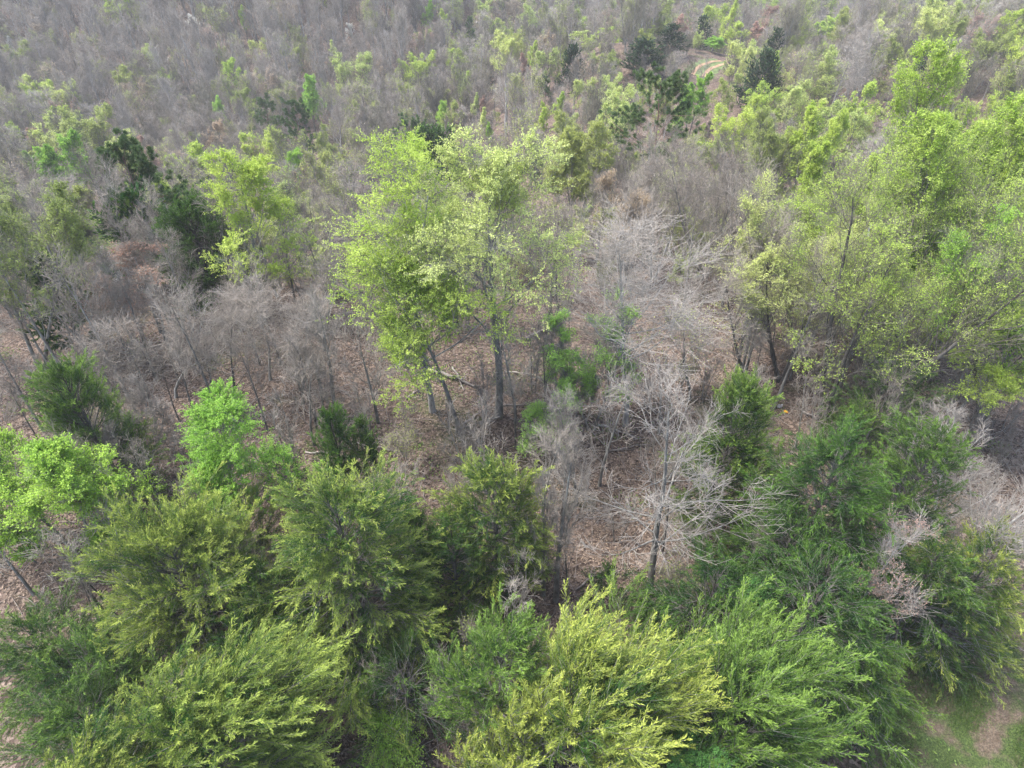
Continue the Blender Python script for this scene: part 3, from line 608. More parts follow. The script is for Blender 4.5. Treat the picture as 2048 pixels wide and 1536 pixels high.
HT = {'bare0': 13, 'bare1': 12, 'bare2': 11, 'bare3': 13, 'bare4': 12, 'leafy0': 11.5, 'leafy1': 10.5, 'leafy2': 11.5, 'leafy3': 10.5, 'leafy4': 11.5, 'bud0': 12, 'bud1': 12, 'juniper0': 9, 'juniper1': 9, 'juniper2': 9, 'pine0': 13, 'pine1': 13}
VAR = {}; SIGHT = []
def put(key, name, label, x, y, s, mat=None, group=None, cat='tree', rz=None, tone=None):
    vk = (key, mat, tone)
    if vk not in VAR:
        if mat is None and tone is None: VAR[vk] = PR[key]
        else:
            me = PR[key].copy(); VAR[vk] = me
            if mat: me.materials[2] = M[mat]
            if tone: me.materials[0] = M[tone]; me.materials[1] = M['twig_pale' if tone == 'bark_pale' else 'twig_mauve']
    o = link(name, VAR[vk]); o.location = (x, y, float(ground(x, y)) - .15); o.scale = (s,) * 3
    o.rotation_euler = (0, 0, rg_far.uniform(0, 6.28) if rz is None else rz)
    tag(o, label, cat, group); return o
rg_far = np.random.default_rng(55); FARP = []
def F(key, u, v, wpx, mat, label, name='leafing_tree', tone=None, dist=None):
    """crown top pixel and crown width in pixels; prototype widths give the real size"""
    wd = {'juniper0': 5.2, 'juniper1': 6, 'juniper2': 4, 'leafy0': 5.5, 'leafy1': 6.5, 'leafy2': 4.5, 'leafy3': 7, 'leafy4': 5.5, 'bare0': 6.5, 'bare1': 5.5, 'bare2': 7.5, 'bare3': 4.5, 'bare4': 6, 'pine0': 6, 'pine1': 6, 'bud0': 6, 'bud1': 6}[key]
    x, y, h, w_ = fitw(u, v, wpx, HT[key] / wd, *((dist, dist + .1) if dist else ())); s = w_ / wd
    FARP.append((x, y, w_ * .4)); SIGHT.append((u, v, wpx, h, y)); o = put(key, name, label, x, y, s, mat, tone=tone); o.scale[2] = float(h / HT[key] if dist else np.clip(h / HT[key], s * .8, s * 1.3))
J = 'juniper_tree'
F('juniper1', 1290, 74, 90, None, 'dark juniper left of the track on the ridge, lower of the tall ones', J, dist=116)
F('juniper0', 1350, 44, 62, None, 'tall dark juniper beside the dirt track clearing', J, dist=126)
F('juniper2', 1412, 28, 42, None, 'narrow dark juniper just above the dirt track', J, dist=140)
F('juniper1', 1543, 93, 92, None, 'broad dark green juniper right of the dirt track', J, dist=102)
F('juniper2', 1560, 52, 46, None, 'small ragged dark juniper above the broad one right of the track', J, dist=124)
F('juniper0', 1150, 85, 58, None, 'dusky juniper left of the ridge junipers', J)
F('pine0', 1090, 148, 34, None, 'small dark pine left below the dusky juniper', 'pine_tree')
F('juniper2', 938, 30, 26, 'cedar_green', 'small green juniper high on the middle slope', J)
F('juniper2', 945, 55, 24, 'cedar_green', 'emerald juniper just below the small green one on the middle slope', J)
F('juniper1', 1845, 118, 40, None, 'dark juniper bush peeking out left of the towering lime crown', J)
L = 'leafing_tree'
for a in [
 ('leafy4', 608, 142, 66, 'vivid', 'rounded bright green tree at the foot of the grey left slope'),
 ('leafy4', 92, 270, 96, 'vivid', 'rounded bright green tree at far left beneath the grey slope'),
 ('leafy2', 48, 300, 40, 'vivid', 'darker green small tree touching the rounded bright one at far left'),
 ('leafy2', 430, 192, 40, 'emerald', 'small emerald tree by the white forked tree'),
 ('leafy0', 478, 180, 56, 'olive', 'yellow green tree right of the small emerald one'),
 ('leafy3', 150, 215, 110, 'olive', 'broad dull green tree above the pink leaved one at left'),
 ('leafy1', 105, 245, 90, 'pale', 'pale green tree at left below the grey slope'),
 ('leafy1', 700, 108, 84, 'pale', 'pale green tree on the middle slope with grey stems'),
 ('leafy3', 835, 105, 70, 'lime', 'pale lime tree right of the pale green stemmed tree'),
 ('leafy0', 808, 120, 44, 'lime', 'small lime tree on the middle slope left of the pale lime one'),
 ('leafy2', 1125, 183, 34, 'lime', 'narrow lime tree in the middle valley'),
 ('leafy2', 1090, 215, 42, 'lime', 'yellow green tree next to the narrow lime one'),
 ('leafy0', 1215, 55, 60, 'lime', 'lime tree far back left of the ridge junipers'),
 ('leafy0', 1160, 62, 56, 'pale', 'pale green tree behind the dusky juniper'),
 ('leafy1', 1000, 70, 70, 'pale', 'olive green tree on the middle slope above the pink one'),
 ('leafy2', 955, 185, 26, 'pale', 'whitish blossoming small tree in the middle valley'),
 ('leafy2', 970, 215, 36, 'pale', 'pale green slim tree below the whitish blossoming one'),
 ('leafy2', 975, 243, 28, 'vivid', 'small bright green tree beneath the pale slim one'),
 ('leafy4', 880, 195, 44, 'vivid', 'bright green low tree behind the olive pine'),
 ('leafy0', 905, 200, 46, 'olive', 'straw coloured tree right of the bright low tree'),
 ('leafy0', 1060, 10, 44, 'pale', 'pale yellow green tree near the top of the picture in the middle'),
 ('leafy2', 860, 0, 34, 'vivid', 'green tree at the very top left of middle'),
 ('leafy2', 480, 10, 28, 'vivid', 'green ivy clad tree high on the left slope'),
 ('leafy1', 1495, 85, 62, 'pale', 'pale yellow blossoming tree right of the dirt track'),
 ('leafy4', 1428, 70, 52, 'vivid', 'bright green tree overhanging the dirt track'),
 ('leafy4', 1395, 150, 66, 'vivid', 'bright green tree just below the track clearing'),
 ('leafy0', 1455, 160, 56, 'olive', 'yellow green tree below the pale yellow blossoming one'),
 ('leafy0', 1510, 185, 56, 'lime', 'lime green tree at the foot of the broad ridge juniper'),
 ('leafy4', 1660, 32, 66, 'lime', 'lime rounded tree far back at upper right'),
 ('leafy1', 1430, 5, 62, 'lime', 'lime tree above the narrow ridge juniper'),
 ('leafy0', 1475, 42, 52, 'lime', 'small lime tree right of the narrow ridge juniper'),
 ('leafy0', 1540, 10, 50, 'salmon', 'pinkish budding tree at the top right of the ridge'),
 ('leafy2', 1518, 42, 46, 'salmon', 'pink tinged tree between lime ones on the ridge'),
 ('leafy0', 1365, 30, 40, 'salmon', 'pinkish tree behind the tall ridge juniper'),
 ('leafy3', 1880, 10, 80, 'pale', 'hazy pale green tree at upper right'),
 ('leafy0', 2030, 20, 60, 'lime', 'lime tree in the upper right corner'),
 ('leafy3', 1980, 60, 80, 'olive', 'olive green tree under the upper right corner'),
 ('leafy1', 1820, 85, 60, 'olive', 'yellow green tree left of the towering lime crown tip'),
 ('leafy3', 1240, 180, 100, 'pale', 'pale green tree in front of the ridge junipers'),
 ('leafy1', 1590, 160, 90, 'pale', 'pale green leafing tree below the broad ridge juniper'),
 ('leafy0', 1740, 160, 80, 'lime', 'lime tree left of the towering crown'),
 ('leafy3', 1480, 215, 90, 'lime', 'low lime tree in front of the ridge'),
 ('leafy0', 270, 278, 60, 'salmon', 'salmon pink leaved tree behind the loose green pine'),
 ('leafy0', 65, 252, 40, 'salmon', 'reddish budding tree above the rounded bright tree at far left'),
 ('leafy2', 1045, 105, 34, 'salmon', 'salmon pink small tree on the middle slope'),
 ('leafy2', 965, 190, 24, 'salmon', 'reddish small tree beside the whitish blossoming one'),
 ('leafy2', 632, 62, 30, 'salmon', 'pinkish small tree on the left slope'),
 ('leafy0', 430, 240, 56, 'tan', 'tan budding tree at the foot of the left slope'),
 ('leafy1', 35, 85, 62, 'olive', 'ochre green tree on the grey slope at upper left'),
 ('leafy1', 510, 75, 40, 'pale', 'pale green leafing tree on the grey left slope'),
 ('leafy2', 665, 80, 34, 'pale', 'dull green slim tree on the left slope'),
 ('leafy0', 700, 45, 22, 'blossom', 'white blossoming tree high on the slope left of middle'),
 ('leafy0', 382, 28, 26, 'blossom', 'white blossoming tree high on the left slope'),
 ('leafy2', 15, 72, 24, 'blossom', 'white blossoming tree at the left edge of the slope'),
 ('leafy2', 205, 488, 50, 'blossom', 'white flowering shrub left of the tall dark juniper'),
 ('leafy2', 245, 492, 40, 'blossom', 'white flowering shrub nearest the tall dark juniper'),
]: F(a[0], a[1], a[2], a[3], a[4], a[5], dist={1365: 150, 1430: 165, 1475: 150, 1540: 165, 1518: 150, 1428: 134, 1215: 150, 1160: 145, 1660: 190}.get(a[1]))
for a in [('bare4', 395, 85, 66, 'white forked bare tree standing out on the grey left slope'),
          ('bare0', 560, 70, 70, 'pale bare tree with fine crown right of the white forked tree'),
          ('bare3', 280, 2, 40, 'tall white trunked bare tree high on the left slope'),
          ('bare3', 185, 5, 42, 'tall white trunked bare tree near the top left corner'),
          ('bare3', 165, 110, 50, 'leaning white stemmed tree on the grey left slope'),
          ('bare2', 1700, 90, 110, 'large white limbed bare tree at upper right'),
          ('bare1', 1740, 60, 70, 'second white limbed bare tree right of the large one'),
          ('bare2', 1065, 20, 50, 'white limbed bare tree near the top in the middle'),
          ('bare3', 95, 20, 40, 'tall pale trunked bare tree left of the top left pair'),
          ('bare0', 235, 40, 52, 'pale bare tree between the two tall white trunks'),
          ('bare3', 345, 10, 38, 'slim pale bare tree right of the tall white trunked one'),
          ('bare1', 470, 100, 50, 'pale bare tree right of the white forked tree'),
          ('bare0', 130, 150, 60, 'pale bare tree above the broad dull green tree'),
          ('bare3', 545, 10, 36, 'slim pale bare tree at the top edge left of middle'),
          ('bare1', 640, 110, 50, 'pale bare tree above the rounded bright green tree'),
          ('bare0', 770, 60, 56, 'pale bare tree on the middle slope above the lime pair'),
          ('bare3', 330, 150, 50, 'pale leaning bare tree low on the left slope'),
          ('bare3', 240, 210, 60, 'white leaning bare tree above the loose green pine'),
          ('bare3', 300, 80, 44, 'white stemmed bare tree in the middle of the left slope')]:
    F(a[0], a[1], a[2], a[3], None, a[4], 'bare_tree', tone='bark_pale')

# the rest of the wood
sp = 3.6; cand = []
for yy in np.arange(42, 420, sp):
    step = sp * (1 + max(0, yy - 200) / 400)
    for xx in np.arange(-0.95 * (yy + 10), 0.95 * (yy + 10), step):
        cand.append((xx + rg_far.uniform(-.5, .5) * step, yy + rg_far.uniform(-.5, .5) * sp))
cand = np.array(cand); allp = np.array([(a, b, c) for a, b, c in PLACED] + FARP)
for e_u, e_v, e_w in ((468, 285, 150), (225, 282, 180), (378, 388, 150), (1325, 135, 200), (590, 200, 95), (835, 235, 170), (1030, 255, 240), (812, 288, 220), (605, 305, 80), (655, 250, 75), (1160, 240, 120), (1340, 345, 90), (1650, 210, 130), (1890, 105, 300), (1212, 340, 80)):
    SIGHT.append((e_u, e_v, e_w, 10, at(e_u, e_v, 9)[1] + 4))
SG = np.array(SIGHT)
def hides(x, y, h):
    """would a filler tree standing here hide a tree that the photograph shows in the open?"""
    u, v, zc = proj(x, y, float(ground(x, y)) + h); wp = 2.4 * FPX / zc
    tall = np.minimum(SG[:, 2] * 1.5, 190) * np.where(SG[:, 2] > 119, 1.25, .7)
    return bool(np.any((SG[:, 4] > y + 1) & (abs(SG[:, 0] - u) < SG[:, 2] * .38 + wp * .8) & (v < SG[:, 1] + tall * .55)))
ok = []
for x, y in cand:
    dd = np.hypot(allp[:, 0] - x, allp[:, 1] - y) - allp[:, 2]
    if dd.min() < .8: continue
    if np.hypot(TRK[:, 0] - x, TRK[:, 1] - y).min() < 3.8: continue
    u, v, _ = proj(x, y, float(ground(x, y)))
    tx, ty = TRK[12]; 
    if ty - 26 < y < ty and abs(x / y - tx / ty) < .03 and rg_far.uniform() < .8: continue      # the clearing in front of the track
    if y < 56 and rg_far.uniform() < .3: continue
    for sm_ in (1.0, .75, .55, .4, .28):
        if not hides(x, y, 10.5 * sm_): break
    else:
        sm_ = rg_far.uniform(.22, .42)
    ok.append((x, y, u, v, sm_))
for _ in range(900):
    y = rg_far.uniform(37, 82); x = rg_far.uniform(-.95, .95) * (y + 8); dd = np.hypot(allp[:, 0] - x, allp[:, 1] - y) - allp[:, 2] * .6
    sm_ = rg_far.uniform(.28, .5)
    if dd.min() > .3 and not hides(x, y, 10 * sm_): u, v, _ = proj(x, y, float(ground(x, y))); ok.append((x, y, u, v, sm_))
ok = np.array(ok); order = np.argsort(ok[:, 1]); ok = ok[order]
STUFF = []; cnt = {}
GROUPS = {
 'bare': ('bare_tree', 'grey leafless tree', 'grey leafless trees of the distant wood', ['bare0', 'bare1', 'bare2', 'bare3', 'bare4']),
 'bud': ('budding_tree', 'grey tree dotted with first yellow buds', 'budding trees of the distant wood', ['bud0', 'bud1']),
 'lime': ('leafing_tree', 'fresh lime green tree', 'lime trees of the distant wood', ['leafy0', 'leafy1', 'leafy2', 'leafy3']),
 'pale': ('leafing_tree', 'pale green sparsely leaved tree', 'pale green trees of the distant wood', ['leafy1', 'leafy3']),
 'olive': ('leafing_tree', 'dull olive green tree', 'olive green trees of the distant wood', ['leafy1', 'leafy3', 'leafy0']),
 'salmon': ('budding_tree', 'dull pink budding tree', 'pink budding trees of the distant wood', ['bud0', 'bud1']),
 'tan': ('budding_tree', 'tan budding tree', 'tan budding trees of the distant wood', ['bud0', 'bud1']),
 'juniper': ('juniper_tree', 'small dark evergreen tree', 'small dark junipers of the distant wood', ['juniper0', 'juniper2', 'pine0']),
}
LM = [(608, 180, 'rounded bright green tree'), (92, 320, 'rounded bright tree at far left'), (430, 150, 'white forked bare tree'), (150, 180, 'leaning white stemmed tree'), (225, 330, 'loose green pine'),
 (378, 430, 'tall dark juniper at left'), (590, 250, 'dark open pine'), (815, 280, 'olive pine'), (700, 150, 'pale green tree with grey stems'), (940, 70, 'emerald juniper on the middle slope'),
 (1150, 130, 'dusky juniper'), (1290, 130, 'tall junipers by the track'), (1415, 90, 'dirt track clearing'), (1543, 150, 'broad juniper right of the track'), (1700, 130, 'large white limbed tree'),
 (1325, 230, 'ragged pine'), (1125, 220, 'narrow lime tree'), (1650, 280, 'lime tree behind the spreading one'), (1890, 220, 'towering lime crown'), (2030, 60, 'upper right corner'), (20, 60, 'upper left corner'),
 (1160, 320, 'yellowish upright tree'), (1340, 400, 'small whitish green tree'), (830, 380, 'large lime tree'), (470, 380, 'lime tree beside the dark juniper'), (1060, 20, 'top edge in the middle'), (300, 30, 'tall white trunked tree'), (1660, 30, 'rounded lime tree at upper right'), (2035, 350, 'right edge'), (15, 450, 'left edge'), (1850, 20, 'hazy pale tree at upper right')]
def near_landmark(lb, grp, u, v):
    ls = min(LM, key=lambda q: math.hypot((q[0] - u), (q[1] - v) * 1.5)); return lb + ' near the ' + ls[2], grp + ' near the ' + ls[2]
for x, y, u, v, sm_ in ok:
    s_ = x / y; right = np.clip((s_ + .1) / .5, 0, 1)
    slope = y > 150 and s_ < -.12
    pg = .06 if slope else (.13 + .26 * right if y < 150 else .17 + .10 * right)
    r = rg_far.uniform()
    cl = math.sin(x * .05 + 2) * math.sin(y * .045 + x * .02) * .5 + .5; pg *= .4 + 1.2 * cl
    if r < pg * .30: k = 'lime'
    elif r < pg * .65: k = 'pale'
    elif r < pg: k = 'olive'
    elif r < pg + .17: k = 'bud'
    elif r < pg + .195: k = 'salmon'
    elif r < pg + .23: k = 'tan'
    elif r < pg + .245: k = 'juniper'
    else: k = 'bare'
    name, lb, grp, keys = GROUPS[k]; key = keys[rg_far.integers(len(keys))]
    s = float(rg_far.uniform(.6, 1.0) if k != 'juniper' else rg_far.uniform(.35, .7)); 
    if y < 62: s *= .75
    if slope and k == 'bare': s *= rg_far.uniform(1.0, 1.35); key = keys[[0, 3, 1, 3, 0][rg_far.integers(5)]]
    s *= sm_ if sm_ < 1 else 1
    inview = -60 < u < 2110 and v > -330
    lim = {'lime': 85, 'pale': 75, 'olive': 65, 'bud': 170, 'salmon': 55, 'tan': 60, 'juniper': 200, 'bare': 270}[k]; c = cnt.get(k, 0)
    if inview and c < lim:
        cnt[k] = c + 1
        mat = {'bud': 'olive'}.get(k, k if k != 'juniper' else None)
        if k == 'bare': mat = None
        lb, grp = near_landmark(lb, grp, u, v); put(key, name, lb, x, y, s, mat, group=grp)
    else: STUFF.append((x, y, float(ground(x, y)) - .15, s, k, (key, {'bud': 'olive', 'bare': None, 'juniper': None}.get(k, k), None)))
for _ in range(70):
    u, v = rg_far.uniform(1165, 1500), rg_far.uniform(82, 175); x, y = at(u, v)
    if not 90 < y < 150 or np.hypot(TRK[:, 0] - x, TRK[:, 1] - y).min() < 3.2: continue
    k = rg_far.integers(4)
    if k < 3: put(['bare1', 'bare4', 'bud0'][k], 'ridge_brush', 'low grey brush growing on the ridge around the dirt track', x, y, rg_far.uniform(.22, .4), group='grey brush on the ridge', cat='brush')
    else: put('leafy3', 'leafing_bush', 'low pale green bush growing on the ridge around the dirt track', x, y, rg_far.uniform(.2, .34), 'pale', group='green bushes on the ridge', cat='bush')
print('individual', cnt, 'stuff', len(STUFF))
def wood(name, label, rows):
    """one object: the mass of far trees, instanced on its own points"""
    keys = sorted(set(r[5] for r in rows if r[5] in VAR), key=str); rows = [r for r in rows if r[5] in keys]
    V = np.array([r[:3] for r in rows]); me = bpy.data.meshes.new(name); me.from_pydata([tuple(p) for p in V], [], [])
    ai = me.attributes.new('pick', 'INT', 'POINT'); ai.data.foreach_set('value', np.array([keys.index(r[5]) for r in rows], np.int32))
    ar = me.attributes.new('turn', 'FLOAT', 'POINT'); ar.data.foreach_set('value', rg_far.uniform(0, 6.28, len(rows)).astype(np.float32))
    a_ = me.attributes.new('size', 'FLOAT', 'POINT'); a_.data.foreach_set('value', np.array([r[3] for r in rows], np.float32))
    o = link(name, me); tag(o, label, 'woodland', kind='stuff')
    g = bpy.data.node_groups.new(name, 'GeometryNodeTree')
    g.interface.new_socket('Geometry', in_out='INPUT', socket_type='NodeSocketGeometry'); g.interface.new_socket('Geometry', in_out='OUTPUT', socket_type='NodeSocketGeometry')
    gi = g.nodes.new('NodeGroupInput'); go = g.nodes.new('NodeGroupOutput'); inst = g.nodes.new('GeometryNodeInstanceOnPoints'); jn = g.nodes.new('GeometryNodeJoinGeometry')
    srcs = []
    for k_ in keys:
        so_ = next(ob for ob in COL.objects if ob.type == 'MESH' and ob.data == VAR[k_])
        oi = g.nodes.new('GeometryNodeObjectInfo'); oi.inputs['Object'].default_value = so_; oi.transform_space = 'ORIGINAL'; oi.inputs['As Instance'].default_value = False
        gt = g.nodes.new('GeometryNodeGeometryToInstance'); g.links.new(oi.outputs['Geometry'], gt.inputs[0]); srcs.append(gt)
    for gt in reversed(srcs): g.links.new(gt.outputs[0], jn.inputs[0])
    def at_(nm, ty):
        n = g.nodes.new('GeometryNodeInputNamedAttribute'); n.data_type = ty; n.inputs[0].default_value = nm; return n.outputs[0]
    cb = g.nodes.new('ShaderNodeCombineXYZ'); g.links.new(at_('turn', 'FLOAT'), cb.inputs[2])
    g.links.new(gi.outputs[0], inst.inputs['Points']); g.links.new(jn.outputs[0], inst.inputs['Instance']); inst.inputs['Pick Instance'].default_value = True
    g.links.new(at_('pick', 'INT'), inst.inputs['Instance Index']); g.links.new(cb.outputs[0], inst.inputs['Rotation']); g.links.new(at_('size', 'FLOAT'), inst.inputs['Scale'])
    g.links.new(inst.outputs[0], go.inputs[0]); md = o.modifiers.new('wood', 'NODES'); md.node_group = g; return o
bare_rows = [r for r in STUFF if r[4] in ('bare', 'bud', 'salmon', 'tan')]; leaf_rows = [r for r in STUFF if r[4] in ('lime', 'pale', 'olive')]; ev = [r for r in STUFF if r[4] == 'juniper']
wood('distant_wood', 'mass of grey leafless trees filling the far hillsides', bare_rows)
if leaf_rows: wood('distant_leafing_wood', 'far leafing trees too distant to tell apart on the hillsides', leaf_rows)
if ev: wood('distant_evergreen_wood', 'far small evergreens too distant to tell apart on the hillsides', ev)

# the air: pale haze in one closed box, sky wholly outside it
gx, gy = np.meshgrid(np.linspace(-570, 570, 200), np.linspace(-60, 660, 200)); gz = ground(gx, gy)
z0, z1 = float(gz.min()) - 1.5, max(float(gz.max()) + 20, CAM_H + 1.5)
q = np.array([[x, y, z] for z in (z0, z1) for x, y in ((-590, -75), (590, -75), (590, 680), (-590, 680))])
hb = MB(); hb.add(q, np.array([[3, 2, 1, 0], [4, 5, 6, 7], [0, 1, 5, 4], [1, 2, 6, 5], [2, 3, 7, 6], [3, 0, 4, 7]]), 0)
hm, ht = newmat('haze_air'); pv = nd(ht, 'ShaderNodeVolumePrincipled'); pv.inputs['Color'].default_value = (0.90, 0.91, 0.92, 1); pv.inputs['Density'].default_value = 0.0005
ho = nd(ht, 'ShaderNodeOutputMaterial'); ht.links.new(pv.outputs[0], ho.inputs['Volume'])
hz = link('haze', hb.mesh('haze', [hm])); tag(hz, 'thin pale haze lying over the whole wood', 'haze', kind='stuff')
# ------------------------------------------------------------------ fallen wood, understorey, litter
def branchy_log(label, uv0, uv1, r, seed, twigs=8, name='fallen_branch', mat='wood_dead', sag=0.0):
    rg = np.random.default_rng(seed); x0, y0 = at(*uv0); x1, y1 = at(*uv1); c = np.array([x0, y0]); K = 9
    f = np.linspace(0, 1, K)[:, None]; q = np.array([[x0, y0]]) * (1 - f) + np.array([[x1, y1]]) * f; L = math.hypot(x1 - x0, y1 - y0)
    q[1:-1] += rg.normal(size=(K - 2, 2)) * L * 0.02
    z = ground(q[:, 0], q[:, 1]) + r * 0.8 + sag * np.sin(f[:, 0] * 3.0); z0 = float(ground(x0, y0))
    P = np.concatenate([q - c, (z - z0)[:, None]], 1)[None]; Rr = (r * np.linspace(1, 0.4, K))[None]
    mb = MB(); tubes(mb, P, Rr, 7, 0, rg)
    L2, R2, _, _ = grow(P, Rr, twigs, 0.3, 1, 0.7, lambda l, t: l * 0.35 * (1.2 - t * .7), 5, 0.05, 0.12, rg, rmin=0.008)
    L3, R3, _, _ = grow(L2, R2, 5, 0.2, 1, 0.7, lambda l, t: l * 0.45, 4, 0.0, 0.12, rg, rmin=0.006)
    o = link(name, None if False else None) if False else None
    e = bpy.data.objects.new(name, None); COL.objects.link(e); e.location = (x0, y0, z0)
    tag(e, label, 'log' if r > 0.09 else 'branch')
    link('stem', mb.mesh('stem', [mat]), e)
    cb = MB(); tubes(cb, L2, R2, 4, 0, rg); tubes(cb, L3, R3, 3, 0, rg); link('twigs', cb.mesh('twigs', [mat]), e)
LOGS = [
 ('pale fallen log across the litter right of the large lime trunk', (862, 742), (948, 776), .12, 5),
 ('broken pale limb leaning over the fallen log', (905, 735), (928, 782), .06, 4),
 ('dark curved limb lying left of the lime tree base', (812, 800), (848, 778), .06, 6),
 ('dark fallen log near the fresh green sapling', (1052, 682), (1118, 655), .13, 8),
 ('long thin fallen branch behind the central trunk', (1010, 745), (1098, 760), .05, 9),
 ('fallen branch in front of the central trunk', (1005, 812), (1110, 815), .05, 12),
 ('crossed fallen limb left of the central trunk base', (925, 850), (985, 815), .05, 10),
 ('mossy fallen limb at the foot of the central trunk', (960, 850), (1000, 838), .10, 5),
 ('pile topping branch at the edge of the gap', (1190, 850), (1275, 880), .06, 14),
 ('fallen branch at right of the gap below the whitish bare tree', (1215, 905), (1300, 890), .05, 12),
 ('fallen branch low in the gap', (1150, 1180), (1215, 1140), .05, 12),
 ('grey broken bough lying on the floor at left', (610, 905), (700, 915), .05, 10),
 ('fallen twiggy limb in front of the slim bare pair', (700, 890), (800, 905), .05, 12),
 ('fallen stick beneath the leaning grey trunks', (1600, 820), (1660, 860), .06, 8),
 ('bare dead bough arching over the dark hollow', (690, 1300), (870, 1302), .07, 16),
 ('dead bough sagging in the dark hollow', (700, 1310), (760, 1420), .05, 14),
 ('dead bough at the bottom of the dark hollow', (735, 1500), (860, 1440), .04, 14),
]
for i, (lb, a, b, r, n) in enumerate(LOGS): branchy_log(lb, a, b, r, 900 + i, n, sag=0.9 if 'hollow' in lb else 0.1)

# thin bare saplings and brush: four kinds, copied
def copies(root, x, y, rz, s):
    e = root.copy(); COL.objects.link(e); e.location = (x, y, float(ground(x, y))); e.rotation_euler = (0, 0, rz); e.scale = (s,) * 3
    for ch in list(root.children):
        c = ch.copy(); COL.objects.link(c); c.parent = e
    return e
LM2 = [(1125, 1350, 'golden juniper at the bottom centre'), (300, 1400, 'bright juniper at the bottom left'), (300, 1100, 'broad yellow green juniper'), (655, 1050, 'large drooping juniper'), (985, 1050, 'slim pointed juniper'),
 (660, 860, 'small dark juniper pair'), (400, 930, 'bright green bushy tree'), (50, 1000, 'bright tree at the left edge'), (100, 780, 'feathery juniper at the left edge'), (1297, 1190, 'wide bare grey tree'), (1250, 850, 'whitish bare tree'),
 (866, 823, 'large lime tree base'), (997, 832, 'straight central trunk'), (1182, 860, 'fresh green sapling'), (1600, 872, 'leaning grey trunks'), (1965, 838, 'dark twin trunks at right'), (1488, 850, 'narrow green juniper'),
 (1700, 1000, 'big rounded juniper at right'), (330, 820, 'slanting mauve tree'), (600, 800, 'slim bare pair of trees'), (262, 650, 'rust leaved tree'), (505, 640, 'lime tree by the dark juniper'), (1305, 560, 'twin dark trunks'), (1500, 1350, 'swept mid green juniper'), (1100, 640, 'dark slender trunk'), (60, 640, 'olive leaved tree at left')]
def close_to(lb, x, y):
    u, v, _ = proj(x, y, float(ground(x, y))); q = min(LM2, key=lambda q: math.hypot(q[0] - u, (q[1] - v) * 1.3)); return lb + ' near the ' + q[2]
rg = np.random.default_rng(77)
SPEC = [('bare_sapling', 'thin leafless grey sapling', 'sapling', 'bare saplings',
         dict(h=5.0, w=2.2, stems=1, leaves=0, limbs=12, sub=4, fine=2, base=0.25, twigr=.007), ('bark_grey', 'twig_mauve', 'lime'), 145),
        ('bare_sapling', 'short pale leafless sapling', 'sapling', 'short pale saplings',
         dict(h=4.0, w=2.0, stems=2, leaves=0, limbs=8, sub=4, fine=2, base=0.2, twigr=.007), ('bark_grey', 'twig_pale', 'lime'), 130),
        ('brush_clump', 'low leafless brush tangle', 'brush', 'bare brush clumps',
         dict(h=1.5, w=2.2, stems=6, stemspread=0.8, leaves=0, limbs=5, sub=3, fine=3, base=0.1, spread=1.1), ('bark_grey', 'twig_mauve', 'lime'), 190),
        ('budding_sapling', 'thin sapling with yellow green buds', 'sapling', 'budding saplings',
         dict(h=3.0, w=2.0, stems=2, leaves=1, leaf=0.06, limbs=9, sub=5, fine=3, base=0.2, clump=.4), ('bark_grey', 'twig_mauve', 'olive'), 120),
        ('pole_tree', 'tall slender leafless tree', 'tree', 'slender leafless trees',
         dict(h=8.0, w=2.8, stems=1, leaves=0, limbs=14, sub=5, fine=3, base=0.35, twigr=.0065, trunkr=.009), ('bark_grey', 'twig_mauve', 'lime'), 75),
        ('dark_sapling', 'straight dark stemmed sapling', 'sapling', 'dark stemmed saplings',
         dict(h=5.5, w=1.6, stems=1, leaves=0, limbs=10, sub=4, fine=3, base=0.5, trunkr=.010), ('bark_dark', 'twig_mauve', 'lime'), 130)]
near_xy = np.array([(p[0], p[1]) for p in PLACED])
def spot(rg, y0=9, y1=62):
    while True:
        y = y0 + (y1 - y0) * rg.uniform() ** 0.8; x = rg.uniform(-0.85, 0.85) * (y + 8)
        u, v, _ = proj(x, y, 1.0)
        if not (-150 < u < 2200): continue
        if x > 6 and y < 13: continue                              # the grassy verge stays open
        if 700 < u < 1130 and 600 < v < 850 and rg.uniform() < 0.4: continue
        if np.hypot(near_xy[:, 0] - x, near_xy[:, 1] - y).min() < 0.5: continue
        if 1100 < u < 1300 and 880 < v < 1180 and rg.uniform() < 0.75: continue
        return x, y
SPOT = spot
def spot2(rg):
    while True:
        x, y = SPOT(rg, 18, 44); u, v, _ = proj(x, y, float(ground(x, y)))
        if (-100 < u < 760 and 560 < v < 900) or (1320 < u < 2150 and 560 < v < 820) or (640 < u < 1320 and 520 < v < 640): return x, y
for name, lb, cat, grp, kw, mats, n in SPEC:
    spot = spot2 if name == 'pole_tree' else SPOT
    x, y = spot(rg); h = kw.pop('h'); w_ = kw.pop('w')
    root = plant(name, close_to(lb, x, y), x, y, decid(h, w_, sd_(), **kw), mats, group=close_to(grp, x, y), cat=cat, crown='twigs', trunk='stem')
    for i in range(n - 1):
        x, y = spot(rg); c_ = copies(root, x, y, rg.uniform(0, 6.28), rg.uniform(0.55, 1.25)); tag(c_, close_to(lb, x, y), None, close_to(grp, x, y))

